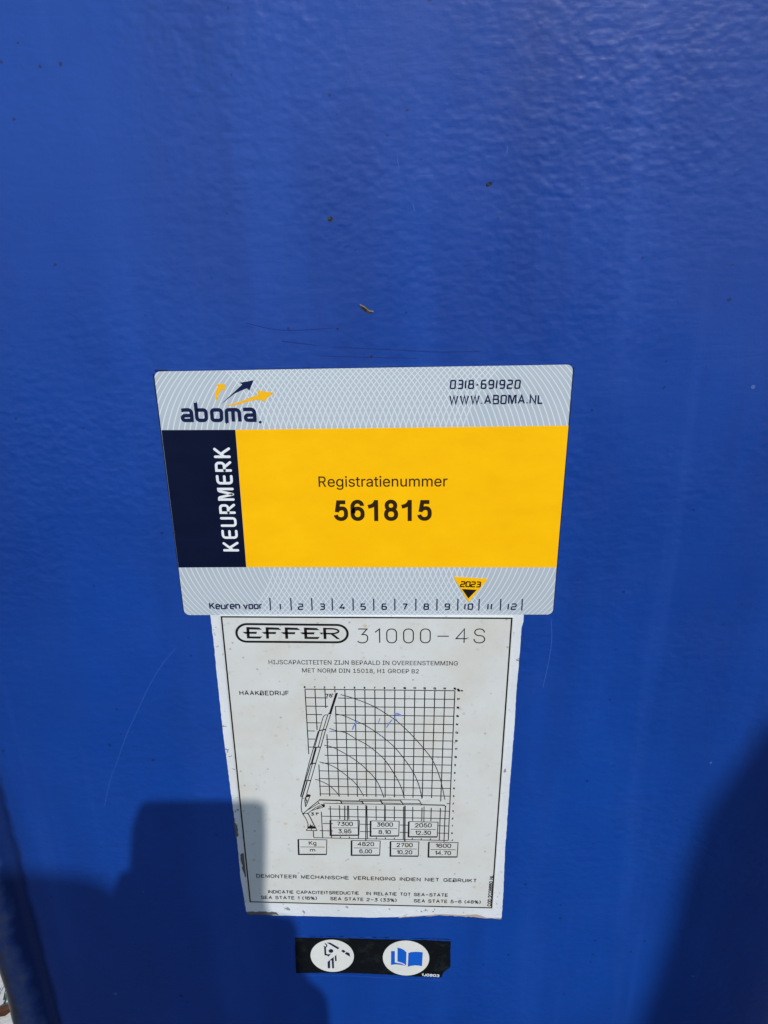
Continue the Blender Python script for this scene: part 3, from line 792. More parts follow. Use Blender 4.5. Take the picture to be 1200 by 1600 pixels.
def chip(cx, cy, rx, ry, rot, name='paint_chip', m=M_RUST, h=.05, seed=1):
    """bare rusty spot with a broken outline, centred on a photo position"""
    r = random.Random(seed)
    c = at(cx, cy)
    q = []
    for i in range(18):
        a = 2*math.pi*i/18
        k = r.uniform(.65, 1.15)
        x, y = rx*k*math.cos(a), ry*k*math.sin(a)
        q.append((c[0] + x*math.cos(rot) - y*math.sin(rot), c[1] + x*math.sin(rot) + y*math.cos(rot)))
    b = MB(); b.slab(q, -.05, h)
    return b.build(name, m, col)

def ridge(cx, cy, pl, w, m, name):
    b = MB(); b.line([at(*p) for p in pl], w, .06, cap='butt')
    return b.build(name, m, col)

for i, (x, y, rx, ry, ro) in enumerate([(572, 484, 2.2, .75, -.45), (516, 342, .95, .85, .2), (764, 288, 1.15, .7, .7),
                                        (527, 514, .45, .35, 0), (580, 557, .5, .4, 0), (283, 1556, 1.6, 1.3, -.5), (293, 1566, .8, .6, -.6)]):
    ch_ = chip(x, y, rx, ry, ro, seed=i+2, m=(M_RUST if i < 5 else M_NICK))
# lifted paint lips at the larger chips
for pl, w in (([(562, 476), (570, 480), (577, 486), (584, 487)], .45),):
    b = MB()
    q = [at(*p) for p in pl]
    b.slab([(p[0], p[1]+w*.6) for p in q] + [(p[0], p[1]-w*.4) for p in q[::-1]], 0, .35)
    b.build('paint_flake', mat('tan_flake', (.20, .17, .11), .7, .3), col)

def hair(pl, w, m, name, h=.03):
    b = MB()
    b.line(spline([at(*p) for p in pl], 6), w, h)
    b.build(name, m, col)
hair([(275, 1012), (252, 1040), (233, 1072), (215, 1110), (197, 1150), (183, 1190), (172, 1220), (163, 1260)], .10, M_SCR, 'scratch')
hair([(861, 968), (862, 1000), (857, 1035), (848, 1075)], .14, M_SCR, 'scratch')
hair([(620, 245), (624, 264)], .14, M_SCR, 'scratch')
hair([(793, 228), (792, 240)], .2, M_SCR, 'scratch')
hair([(645, 318), (648, 330)], .18, M_SCR, 'scratch')
hair([(655, 275), (677, 274)], .14, M_SCR, 'scratch')
hair([(440, 533), (480, 538), (495, 540)], .35, M_NICK, 'hairline_crack')
hair([(520, 542), (560, 544), (640, 548), (690, 550), (750, 549)], .22, M_NICK, 'hairline_crack')
hair([(500, 556), (560, 558), (650, 560)], .18, M_NICK, 'hairline_crack')
hair([(385, 505), (440, 516), (520, 513)], .16, M_NICK, 'hairline_crack')
# brushed over paint edge along the sticker's upper rim
r = random.Random(11)
b = MB()
top = []
for i in range(61):
    s = i/60
    u = 262 + (893-262)*s
    v = 580 + (569.6-580)*s
    up = 3.0 + r.uniform(-1.2, 1.6) + (2.5 if s > .86 else 0)
    top.append((u, v, up))
b.slab([at(u, v - 1.0 + r.uniform(-.3, .3)) for u, v, q in top] + [at(u, v - q) for u, v, q in top[::-1]], 0, .28)
b.build('paint_lip', M_BLUE, col)
b = MB()
b.line([at(u, v - .5) for u, v, q in top[48:]], .4, .3)
b.line([at(u, v - .4) for u, v, q in top[2:14]], .22, .3)
b.build('hairline_crack', M_NICK, col)

# ------------------------------------------------------------------ inspection sticker
LOC1 = (0, 0, Z0)
st = thing('inspection_sticker', 'large silver and yellow inspection sticker reading KEURMERK and Registratienummer 561815', 'sticker', LOC1)
TL, TR, BR, BL = at(240.8, 580.4), at(895.4, 569.3), at(863.3, 959.6), at(288.6, 960.4)
H1 = .32
b = MB()
b.slab(rrect([TL, TR, BR, BL], 2.2), 0, H1)
b.build('foil_backing', M_FOIL, st)
b = MB(); b.slab([at(368.2, 671.2), at(888.0, 664.6), at(869.2, 886.0), at(385.3, 885.6)], H1, H1+.03)
b.build('yellow_field', M_YEL, st)
b = MB(); b.slab([at(252.6, 671.6), at(368.0, 671.2), at(385.1, 885.6), at(279.4, 886.2)], H1, H1+.03)
b.build('navy_band', M_NAVY, st)
HI = H1 + .05
# KEURMERK reads upwards
b = MB()
write(b, 'KEURMERK', TECH, at(374.2, 861), at(359.6, 698.8), 6.35, 1.0, HI, gap=.47, cap='round')
b.build('keurmerk_lettering', M_WHITE, st)
print_outline('registration_caption', [('Registratienummer', at(498.4, 760.1), at(698.8, 759.3), 4.1)], M_BROWN, st, HI, .085)
# bold number: outlines with heavy strokes
b = MB()
BOLD = {
 '5': G(.6, [(.58,.97),(.15,.97),(.05,.40)], [(.06,.47),(.2,.62,.12),(.6,.62,.28),(.6,0,.29),(0,0,.28),(-.02,.24)]),
 '6': G(.6, [(.57,.76),(.57,1,.25),(0,1,.32),(0,0,.3),(.6,0,.29),(.6,.61,.29),(.04,.61,.24),(.04,.34)]),
 '1': G(.62, [(-.06,.70),(.24,.78,.1),(.44,1.02)], [(.42,1.09),(.42,-.12)]),
 '8': G(.6, ['c',(.04,.54,.24),(.04,1,.24),(.55,1,.24),(.55,.54,.24)], ['c',(0,0,.27),(0,.54,.27),(.6,.54,.27),(.6,0,.27)]),
}
write(b, '561815', BOLD, at(522.5, 813.6), at(674.4, 813.2), 8.75, 1.6, HI, gap=.40)
b.build('registration_number', M_BROWN, st)
b = MB()
write(b, '0318-691920', TECH, at(702.6, 607.6), at(812.3, 607.2), 3.3, .46, HI, gap=.40)
b.build('telephone_number', M_NINK, st)
b = MB()
write(b, 'WWW.ABOMA.NL', TECH, at(701.8, 631.8), at(847.8, 630.7), 3.4, .46, HI, gap=.34)
b.build('web_address', M_NINK, st)
# logo word
k = zm(275, 585, .13333)
b = MB()
def logo(pl, closed=False, w=1.35):
    q = [(*k(p[0], p[1]), (p[2]*.0315 if len(p) > 2 else 0)) for p in pl]
    b.line(fillet(q, closed, 6), w, HI, closed)
logo([(66, 420), (95, 414), (182, 412, 42), (192, 535)])
logo([(192, 478), (78, 482, 30), (82, 536, 30), (212, 536)])
logo([(230, 330), (252, 536, 34), (360, 536, 34), (352, 413, 34), (246, 415)])
logo([(420, 413, 30), (532, 413, 30), (538, 536, 30), (428, 536, 30)], True)
logo([(600, 566), (592, 412, 26), (742, 410, 44), (752, 550)])
logo([(668, 412), (676, 550)])
logo([(788, 408), (918, 405, 44), (928, 534)])
logo([(922, 472), (815, 476, 30), (820, 534, 30), (946, 534)])
b.flat([k(222, 345), k(246, 316), k(250, 345), k(236, 360)], HI + .002)
b.flat([k(585, 550), k(612, 548), k(612, 556), k(590, 584)], HI + .002)
b.flat([k(58, 434), k(82, 400), k(104, 400), k(104, 430)], HI + .002)
b.flat([k(990 + 17*math.cos(t*.3927), 556 + 17*math.sin(t*.3927)) for t in range(16)], HI)
b.build('logo_word', M_NINK, st)
b = MB()
b.flat(pts(k, (527, 354), (560, 318), (605, 275), (650, 235), (710, 180), (778, 115), (748, 94), (830, 82), (912, 64), (886, 130), (864, 187), (832, 160), (760, 190), (690, 222), (630, 268), (580, 308)), HI)
b.build('logo_arrow', M_NINK, st)
b = MB()
b.flat(pts(k, (575, 357), (640, 346), (710, 330), (800, 298), (890, 262), (970, 236), (948, 193), (985, 188), (1060, 200), (1152, 212), (1080, 268), (1025, 322), (996, 294), (920, 300), (840, 318), (760, 345), (690, 360), (620, 362)), HI)
b.build('logo_arrow', M_GOLD, st)
b = MB()
b.flat(pts(k, (484, 322), (468, 285), (462, 245), (466, 205), (480, 165), (494, 138), (466, 122), (520, 108), (572, 108), (584, 188), (556, 172), (530, 190), (508, 225), (495, 270)), HI)
b.build('logo_arrow', M_GOLD, st)
# inspection month scale
b = MB()
for x, y0, y1 in [(421.8, 933.5, 952.8), (454.4, 933.7, 952.9), (487, 933.9, 953), (519, 934.1, 953), (551.6, 934.3, 953.1), (583.9, 934.6, 953.2),
                  (616.9, 934.7, 953.2), (649.8, 934.8, 953.2), (682.8, 934.9, 953.2), (715.5, 935, 953.2), (748.7, 935, 953.2), (782.5, 935, 953.2), (816.1, 935, 953.2)]:
    b.line([at(x, y0), at(x - (x-636)*.0062, y1)], .42, HI)
for t_, x, w in [('1', 438.3, .5), ('2', 469.7, 2.2), ('3', 503.4, 2.1), ('4', 534.9, 2.2), ('5', 567.3, 2.1), ('6', 600.3, 2.2), ('7', 632.9, 2.1), ('8', 665.9, 2.2),
                 ('9', 698.8, 2.2), ('10', 732, 3.5), ('11', 765, 2.0), ('12', 799.8, 3.6)]:
    center(b, t_, TECH, at(x, 947.2), w, 2.9, .46, HI, gap=.42)
b.build('month_scale', M_NINK, st)
b = MB()
write(b, 'Keuren voor', TECH, at(327.8, 951.2), at(410.6, 951.2), 3.1, .48, HI, gap=.24, space=.34)
b.build('scale_caption', M_NINK, st)

# dark ribbon along the sticker's rim, painted in as contact shade
r = random.Random(31)
b = MB()
for p0, p1 in (((240.2, 584), (288, 957)), ((896, 574), (864, 957)), ((242, 579.4), (700, 571.9))):
    q = [(p0[0] + (p1[0]-p0[0])*i/40, p0[1] + (p1[1]-p0[1])*i/40) for i in range(41)]
    b.line([(at(*p)[0] + r.uniform(-.09, .09), at(*p)[1] + r.uniform(-.09, .09)) for p in q], .5, .05)
b.build('rim_shade_line', mat('rim_shade', (.006, .016, .07), .8, .2), col)

# ------------------------------------------------------------------ year sticker
yr = thing('year_sticker', 'small yellow downward triangle sticker with 2023 pointing at month 10', 'sticker', LOC1)
b = MB()
b.slab(rrect([at(708.2, 900.2), at(762.6, 903.6), at(732.0, 940.0)], .5), H1+.10, H1+.18)
b.build('triangle_base', M_YEL, yr)
b = MB(); write(b, '2023', TECH, at(718.6, 916.2), at(750.6, 916.9), 2.6, .46, H1+.21, gap=.22)
b.build('year_number', M_BROWN, yr)
b = MB(); b.flat([at(721.6, 919.4), at(744.8, 920.6), at(731.6, 934.2)], H1+.20)
b.build('month_pointer', M_INK, yr)

# ------------------------------------------------------------------ load chart plate
pl_ = thing('load_chart_plate', 'off-white load chart plate with crane diagram and worn white border', 'data plate', LOC1)
rr = random.Random(21)
edgeL = [at(328.4, 956), at(334, 1003), at(341, 1073), at(348.2, 1140), at(356, 1200), at(364, 1260), at(371.5, 1320), at(376, 1370), at(385, 1424)]
edgeB = [at(400, 1425), at(426, 1429.5), at(500, 1431), at(580, 1433), at(622, 1432), at(660, 1429.5), at(690, 1427.5), at(720, 1429), at(745, 1428), at(760, 1433), at(783.5, 1433.5)]
edgeR = [at(786, 1400), at(789.6, 1320), at(796, 1230), at(803.3, 1140), at(806, 1090), at(811, 1030), at(814.8, 980), at(817.6, 971), at(818.4, 956)]
b = MB()
b.slab(jag(edgeL + edgeB + edgeR, 1.5, .10, rr)[:-1], 0, .26)
b.build('white_border', M_PRIMER, pl_)
# torn brown backing showing under the lower edge and the left side
b = MB()
b.slab(jag([at(630, 1428), at(700, 1424), at(783, 1429), at(783, 1436), at(764, 1434.5), at(720, 1431.3), at(690, 1430), at(655, 1431.6), at(622, 1434)], 1.2, .3, rr), 0, .12)
b.build('torn_backing', M_TAN, pl_)
b = MB()
b.slab(jag([at(375.5, 1335), at(383, 1330), at(388, 1352), at(391, 1366), at(383, 1370), at(380, 1360)], .9, .35, rr), .2, .34)
b.build('dirt_patch', M_DIRT, pl_)
b = MB()
b.slab(jag([at(366, 1284), at(371, 1290), at(373, 1305), at(369, 1308)], .9, .3, rr), .2, .34)
b.build('dirt_patch', M_DIRT, pl_)
b = MB()
b.slab(jag([at(386, 1424), at(408, 1423.4), at(432, 1424.5), at(436, 1429), at(400, 1428), at(387, 1428)], .8, .3, rr), .2, .32)
b.build('dirt_patch', M_DIRT, pl_)
HP = 1.0
FTL, FTR, FBR, FBL = at(346.9, 961.9), at(799.1, 964.2), at(767.6, 1415.6), at(391.6, 1406.2)
def grow(q, d):
    c = Vector((sum(p[0] for p in q)/4, sum(p[1] for p in q)/4))
    return [(p[0] + math.copysign(d, p[0]-c.x), p[1] + math.copysign(d, p[1]-c.y)) for p in q]
face = grow([FTL, FTR, FBR, FBL], .75)
face[0] = (face[0][0], FTL[1] + .35); face[1] = (face[1][0], FTR[1] + .35)
b = MB()
b.slab(face, .15, HP)
b.build('plate_face', M_PAPER, pl_)
HK = HP + .02
b = MB()
b.line([FTL, FTR, FBR, FBL], .55, HK, closed=True)
b.build('frame_line', M_INK, pl_)
# maker's badge
k = zm(360, 960, .166667)
b = MB()
b.line(fillet([(*k(62, 78), 4.4), (*k(1100, 88), 4.4), (*k(1100, 250), 4.4), (*k(62, 243), 4.4)], True, 10), 1.0, HK, closed=True)
badge = b
def bar(x, y, *xy):
    badge.flat(pts(k, *[(x + p[0], y + p[1]) for p in xy]), HK + .001)
for i, x in enumerate((155, 335, 514, 693, 872)):
    y = 107 + i*1.6
    badge.lift = 0
    bar(x, y, (-2, 0), (26, 0), (32, 106), (5, 106))
    bar(x, y, (-38, 46), (-4, 44), (-4, 64), (-14, 62))
    if i < 4:
        bar(x, y, (22, 0), (118, 4), (146, 25), (24, 22))
        bar(x, y, (-6, 44), (98, 44), (94, 64), (-4, 62))
    if i in (0, 3):
        bar(x, y, (24, 87), (148, 88), (128, 108), (26, 106))
    if i == 4:
        badge.line(fillet([(*k(x+20, y+9), 0), (*k(x+146, y+10), 3), (*k(x+142, y+56), 3), (*k(x, y+54), 0)], False, 6), .76, HK + .001)
        bar(x, y, (70, 62), (104, 62), (160, 108), (128, 106))
b.build('maker_badge', M_INK, pl_)
b = MB()
write(b, '31000-4S', CAD, at(558.6, 1003), at(757.4, 1003), 6.9, .40, HK, gap=.42)
b.build('model_number', M_INK, pl_)
print_outline('standard_note', [('HIJSCAPACITEITEN ZIJN BEPAALD IN OVEREENSTEMMING', at(420.6, 1035.6), at(715, 1037.6), 2.05),
                                ('MET NORM DIN 15018, H1 GROEP B2', at(472.8, 1048.4), at(654.4, 1049.9), 2.0)], M_INK, pl_, HK, .04)
b = MB()
write(b, 'HAAKBEDRIJF', CAD, at(375.2, 1084), at(452.4, 1084.3), 2.3, .34, HK, gap=.34)
b.build('hook_heading', M_INK, pl_)

# load diagram grid -------------------------------------------------------
C00, C15, B15, B00 = Vector(at(477, 1074.6)), Vector(at(710.6, 1077)), Vector(at(700.2, 1310.6)), Vector(at(490.6, 1306.2))
def gp(x, y):
    """grid position: x 0..15 m outreach, y -1..18 m height"""
    s, t = x/15, (18-y)/19
    p = (C00*(1-s) + C15*s)*(1-t) + (B00*(1-s) + B15*s)*t
    return (p.x, p.y)
b = MB()
LW = .27
def gl(x0, y0, x1, y1):
    b.line([gp(x0, y0), gp(x1, y1)], LW, HK)
for x, y0, y1 in [(0, 18, 10.1), (1, 18, 13.1), (2, 18, 15.8), (2, 12.6, 5), (1, 8.8, 4.7), (3, 18, 17.65), (3, 16, 4.7)] + [(i, 18, 4.7) for i in range(4, 14)] + [(14, 18, 4.3), (15, 18, -1)]:
    gl(x, y0, x, y1)
gl(2, 5, 2, 4.7)
for y, segs in {18: [(0, 15)], 17: [(0, 2.25), (3.3, 15)], 16: [(0, 2.25), (2.95, 15)], 15: [(0, 1.6), (3, 15)], 14: [(0, 1.4), (2.75, 15)], 13: [(0, .75), (2.4, 15)],
                12: [(0, .75), (1.9, 15)], 11: [(0, .5), (1.85, 15)], 10: [(1.65, 15)], 9: [(1.35, 15)], 8: [(.95, 15)], 7: [(.9, 15)], 6: [(.9, 15)], 5: [(.9, 15)],
                4: [(14.65, 15)], 3: [(1.75, 15)], 2: [(1.05, 15)], 1: [(1.1, 2.2), (5.2, 6.5), (9.6, 10.6), (13.8, 15)], 0: [(.7, 2.2), (5.2, 6.5), (9.6, 10.6), (13.8, 15)], -1: [(0, 15)]}.items():
    for x0, x1 in segs:
        gl(x0, y, x1, y)
gl(0, 0, 0, -1)
for x, y0 in [(1, 2.6), (2, 3.4), (3, 3.5), (4, 3.5), (5, 3.5), (6, 3.5), (7, 3.5), (8, 3.5), (9, 3.5), (10, 3.5), (11, 3.5), (12, 3.4), (13, 3.4), (14, 3.4)]:
    low = {1: -1, 2: -1, 3: 1.6, 4: 1.6, 5: -1, 6: -1, 7: 1.6, 8: 1.6, 9: 1.6, 10: -1, 11: 1.6, 12: 1.6, 13: 1.6, 14: -1}[x]
    gl(x, y0, x, low)
    if low > 0:
        gl(x, -.75, x, -1)
b.build('diagram_grid', M_GREY, pl_)
# axis numbers
b = MB()
for i in range(16):
    p = gp(i, 18)
    center(b, str(i), SANS, (p[0] - .1, p[1] + 1.0), .62 if i < 10 and i != 1 else (.4 if i == 1 else 1.15), .95, .24, HK, gap=.4)
p = gp(15, 18); center(b, 'm', SANS, (p[0] + 1.3, p[1] + .7), .8, 1.0, .24, HK)
for y in range(-1, 19):
    p = gp(15, y)
    t_ = ('_' + str(-y)) if y < 0 else str(y)
    center(b, t_, SANS, (p[0] + 1.55, p[1] + .05), .62 if 0 <= y < 10 and y != 1 else (.4 if y == 1 else 1.15), .95, .24, HK, gap=.4)
p = gp(15, 18); center(b, 'm', SANS, (p[0] + 2.9, p[1] + .0), .9, .9, .24, HK)
b.build('axis_numbers', M_INK, pl_)
# reach curves
k = zm(440, 1060, .25)
b = MB()
for a in ([(370, 92), (455, 117), (580, 168), (703, 245), (765, 297), (822, 354), (885, 425), (945, 505), (990, 615), (1020, 747)],
          [(335, 212), (395, 226), (462, 256), (520, 282), (590, 326), (645, 367), (703, 418), (762, 488), (822, 575), (860, 665), (877, 742)],
          [(300, 303), (345, 318), (405, 332), (465, 368), (525, 400), (580, 440), (645, 500), (703, 585), (745, 665), (768, 740)],
          [(268, 408), (300, 414), (345, 432), (405, 465), (465, 503), (522, 550), (585, 617), (618, 675), (640, 735)],
          [(238, 512), (290, 526), (345, 552), (410, 600), (470, 655), (515, 727)],
          [(210, 622), (230, 625), (293, 655), (335, 692), (366, 728)]):
    b.line(spline(pts(k, *a)), .24, HK + .003)
b.build('reach_curves', M_GREY, pl_)
# crane silhouette
b = MB()
k3, k4, kh, kg = zm(460, 1070, .0875), zm(460, 1190, .083333), zm(440, 1220, .25), zm(440, 1060, .25)
def ln(f, w, *xy):
    b.line(pts(f, *xy), w, HK + .006)
ln(k3, 1.0, (757, 128), (640, 492)); ln(k3, .5, (745, 130), (778, 128)); ln(k3, .5, (608, 490), (667, 490))
ln(k3, .3, (610, 508), (550, 514), (520, 545), (450, 785)); ln(k3, .22, (598, 515), (517, 775)); ln(k3, .32, (648, 508), (565, 770)); ln(k3, .45, (440, 793), (572, 766))
ln(k3, .3, (450, 790), (368, 1085)); ln(k3, .26, (432, 800), (345, 1090)); ln(k3, .22, (508, 785), (430, 1085)); ln(k3, .32, (562, 772), (475, 1085)); ln(k3, .5, (350, 1092), (478, 1084))
ln(k3, .24, (348, 1092), (262, 1388)); ln(k3, .85, (388, 1100), (310, 1388)); ln(k3, .3, (470, 1090), (388, 1368)); ln(k3, .5, (285, 1388), (392, 1368))
ln(k4, .24, (282, 0), (120, 622)); ln(k4, .36, (312, 0), (215, 330)); ln(k4, .30, (345, 0), (255, 320)); ln(k4, .3, (405, 0), (312, 322)); ln(k4, .45, (200, 330), (314, 322))
ln(k4, .26, (210, 335), (128, 622)); ln(k4, .45, (242, 340), (152, 640)); ln(k4, .3, (312, 322), (235, 582)); ln(k4, .22, (120, 622), (150, 632))
ln(k4, .32, (150, 640), (132, 812), (142, 900), (168, 955)); ln(k4, .2, (150, 658), (232, 650)); ln(k4, .26, (232, 600), (200, 700), (215, 815)); ln(k4, .3, (305, 598), (216, 820)); ln(k4, .22, (200, 700), (250, 690)); ln(k4, .22, (215, 650), (240, 720), (205, 760))
b.flat(pts(k4, (236, 578), (310, 590), (296, 625), (240, 640), (220, 640)), HK + .008)
ln(k4, .34, (168, 948), (300, 830), (440, 718), (490, 682)); ln(k4, .3, (262, 938), (330, 885), (400, 830), (490, 790)); ln(k4, .22, (225, 895), (470, 745)); ln(k4, .22, (440, 718), (480, 765)); ln(k4, .24, (168, 945), (262, 942)); ln(k4, .6, (164, 930), (172, 968)); ln(k4, .7, (245, 940), (272, 940))
ln(k4, .3, (330, 888), (430, 855), (545, 826)); ln(k4, .26, (420, 850), (540, 790))
b.flat(pts(k4, (485, 768), (572, 766), (578, 812), (560, 826), (535, 820), (530, 795)), HK + .008)
ln(k4, .24, (175, 965), (232, 1055), (262, 1145), (256, 1190)); ln(k4, .42, (266, 948), (325, 1060), (388, 1190))
b.flat(pts(k4, (255, 1182), (285, 1182), (305, 1135), (320, 1172), (340, 1150), (350, 1180), (405, 1184), (418, 1226), (245, 1226)), HK + .008)
ln(k4, .36, (222, 1258), (432, 1262)); ln(k4, .3, (246, 1226), (228, 1258)); ln(k4, .3, (415, 1226), (430, 1260)); ln(k4, .3, (325, 1226), (325, 1262))
# lowered boom
ln(kh, .75, (236, 109), (364, 112)); ln(kh, .24, (262, 129), (372, 132)); ln(kh, .5, (360, 110), (372, 118), (377, 134))
ln(kh, .3, (368, 112), (502, 115)); ln(kh, .4, (376, 121), (500, 121)); ln(kh, .28, (378, 133), (512, 134)); ln(kh, .3, (488, 106), (860, 109)); ln(kh, .3, (488, 106), (486, 114)); ln(kh, .65, (500, 116), (618, 116)); ln(kh, .5, (500, 114), (512, 134))
ln(kh, .26, (512, 134), (870, 140)); ln(kh, .26, (622, 128), (745, 131)); ln(kh, .5, (618, 110), (632, 136)); ln(kh, .26, (620, 114), (744, 115)); ln(kh, .5, (742, 112), (762, 139)); ln(kh, .26, (762, 130), (868, 132)); ln(kh, .32, (850, 108), (862, 114), (876, 140))
ln(kh, .62, (868, 139), (1018, 142)); ln(kh, .4, (1012, 142), (1024, 148), (1023, 156))
b.build('crane_drawing', M_INK, pl_)
b = MB()
write(b, '75', CAD, at(508.9, 1087.4), at(519.6, 1087.4), 1.7, .26, HK+.005, gap=.3)
write(b, '\u00b0', CAD, at(519.8, 1086.6), at(521.3, 1086.6), 1.6, .22, HK+.005)
b.build('angle_number', M_INK, pl_)
b = MB()
write(b, '3.1\u00b0', CAD, at(486.5, 1271.6), at(498.5, 1271.6), 1.7, .28, HK+.005, gap=.3)
b.build('angle_number', M_INK, pl_)
# leader lines and load boxes
b = MB()
for x0, y0, x1, y1, w in ((396, 145, 396, 236, .42), (528, 140, 527, 364, .42), (646, 140, 645, 241, .6), (771, 145, 770, 370, .5), (890, 150, 889, 246, .32), (1023, 148, 1014, 374, .36), (413, 145, 413, 236, .26)):
    b.line([kh(x0, y0), kh(x1, y1)], w, HK + .004)
b.build('leader_lines', M_INK, pl_)
b = MB()
hh = HK + .012
for q, t1, t2, w1, w2 in (
    (((306, 236), (487, 238), (484, 329), (307, 330)), '7300', '3,95', 7.3, 6.1),
    (((557, 240), (735, 242), (732, 334), (556, 335)), '3600', '8,10', 7.4, 5.6),
    (((795, 244), (977, 248), (972, 340), (793, 339)), '2050', '12,30', 7.6, 7.2),
    (((106, 355), (284, 358), (282, 449), (109, 449)), 'Kg', 'm', 3.4, 2.4),
    (((438, 362), (617, 365), (613, 454), (438, 454)), '4820', '6,00', 7.6, 5.8),
    (((681, 368), (858, 371), (854, 460), (680, 459)), '2700', '10,20', 7.4, 7.2),
    (((920, 372), (1102, 375), (1096, 465), (917, 465)), '1600', '14,70', 7.2, 7.4)):
    P = [Vector(kh(*p)) for p in q]
    b.line([P[0], P[1], P[2]], .24, hh)
    b.line([P[0], P[3], P[2]], .78, hh)
    m0, m1 = (P[0]+P[3])/2, (P[1]+P[2])/2
    b.line([m0 + (m1-m0)*.07, m1 - (m1-m0)*.06], .2, hh)
    c1 = P[0]*.385 + P[1]*.385 + P[2]*.115 + P[3]*.115
    c2 = P[0]*.135 + P[1]*.135 + P[2]*.365 + P[3]*.365
    hx = 2.35
    if t1 == 'Kg':
        center(b, t1, CAD, (c1.x, c1.y), w1, hx, .24, hh, gap=.25)
        write(b, 'm', CAD, (c2.x - 1.2, c2.y - .75), (c2.x + 1.2, c2.y - .75), 2.0, .24, hh)
    else:
        center(b, t1, CAD, (c1.x, c1.y), w1, hx, .26, hh, gap=.26)
        center(b, t2, CAD, (c2.x, c2.y), w2, hx, .26, hh, gap=.26)
b.build('load_boxes', M_INK, pl_)
# paper field behind the boxes hides nothing: lines stop at the boxes above
b = MB()
write(b, 'DEMONTEER MECHANISCHE VERLENGING INDIEN NIET GEBRUIKT', CAD, at(401.4, 1368.4), at(744.4, 1376), 2.2, .27, HK, gap=.32, space=.72)
b.build('dismantle_note', M_GREY, pl_)
b = MB()
write(b, 'INDICATIE CAPACITEITSREDUCTIE', CAD, at(419.8, 1393), at(561, 1395.2), 2.05, .26, HK, gap=.3, space=.6)
write(b, 'IN RELATIE TOT SEA-STATE', CAD, at(572.6, 1395.6), at(699.6, 1398.4), 2.05, .26, HK, gap=.3, space=.6)
write(b, 'SEA STATE 1 (16%)', CAD, at(408.4, 1401.6), at(495.4, 1403.2), 2.05, .26, HK, gap=.3, space=.55)
write(b, 'SEA STATE 2-3 (33%)', CAD, at(516.4, 1403.6), at(619.4, 1406.4), 2.05, .26, HK, gap=.3, space=.55)
write(b, 'SEA STATE 5-6 (48%)', CAD, at(646.4, 1407), at(750.4, 1409.2), 2.05, .26, HK, gap=.3, space=.55)
b.build('sea_state_note', M_GREY, pl_)
b = MB()
write(b, 'COD.2C08660 NL', CAD, at(766.6, 1413.2), at(770.6, 1364.6), 1.7, .28, HK, gap=.28, space=.6)
b.build('code_number', M_INK, pl_)
b = MB()
kg = zm(440, 1060, .25)
for a, w in (([(470, 257), (464, 270), (452, 288), (445, 308)], .55), ([(690, 250), (675, 268), (657, 296)], .45), ([(704, 238), (720, 252)], .5), ([(708, 214), (726, 212), (745, 222)], .9),
             ([(615, 240), (606, 270)], .25), ([(615, 348), (632, 352)], .35), ([(300, 322), (332, 322)], .35)):
    b.line(spline(pts(kg, *a), 4), w, HK + .02, cap='round')
b.build('pen_mark', M_PEN, pl_)

# ------------------------------------------------------------------ pictogram strip
ps = thing('pictogram_sticker', 'black strip sticker with two white ovals showing a crane worker and a book', 'sticker', LOC1)
rr = random.Random(5)
b = MB()
strip = [at(461, 1465), at(520, 1465.4), at(560, 1466.5), at(620, 1468), at(660, 1468.5), at(704.4, 1470.6), at(703.8, 1490), at(703.6, 1511), at(699, 1514), at(693, 1519), at(690, 1526.8),
         at(650, 1525.4), at(620, 1523), at(560, 1520.2), at(500, 1519.4), at(462.5, 1519.6), at(461.5, 1495)]
b.slab(jag(strip, 1.5, .16, rr), 0, .2)
b.build('black_strip', M_BLK, ps)
kp, kq = zm(480, 1455, .075), zm(590, 1455, .0916667)
def oval(f, cx, cy, rx, ry, rot):
    return [f(*p) for p in ell(cx, cy, rx, ry, 64, rot)]
b = MB(); b.slab(oval(kp, 522, 503, 452, 334, .06), .2, .24)
ov1 = b.build('white_oval', M_OVAL, ps)
b = MB(); b.slab(oval(kq, 485, 450, 396, 297, .04), .2, .24)
ov2 = b.build('white_oval', M_OVAL, ps)
hh = .27
b = MB()
for p in ([(352, 320), (392, 325), (398, 460), (425, 472), (500, 462), (440, 522), (425, 500), (362, 490)],
          [(405, 226), (480, 226), (672, 338), (640, 366)], [(745, 373), (802, 408), (765, 442), (708, 405)], [(815, 422), (882, 448), (898, 522), (785, 460)],
          [(552, 525), (562, 762), (522, 762), (512, 598), (478, 598), (478, 762), (430, 762), (425, 630)], [(608, 478), (614, 612), (582, 612), (576, 515)]):
    b.flat(pts(kp, *p), hh)
b.flat(oval(kp, 497, 402, 48, 40, 0), hh)
b.line(spline(pts(kp, (368, 245), (402, 272), (405, 305), (378, 322), (345, 300)), 6), .62, hh)
b.build('worker_pictogram', M_NINK, ov1)
b = MB()
b.flat(pts(kq, (230, 330), (294, 330), (294, 522), (330, 532), (400, 542), (450, 566), (472, 582), (400, 566), (300, 556), (228, 568)), hh)
b.flat(pts(kq, (340, 272), (400, 286), (450, 312), (492, 352), (486, 578), (460, 552), (410, 528), (338, 508)), hh)
b.flat(pts(kq, (525, 362), (570, 348), (640, 342), (710, 344), (770, 352), (756, 588), (700, 578), (630, 574), (560, 584), (515, 598)), hh)
b.build('book_pictogram', M_BOOK, ov2)
b = MB()
write(b, '1J0803', SANS, at(658.6, 1524.2), at(686, 1525.8), 1.75, .26, .24, gap=.3)
b.build('serial_code', M_WHITE, ps)
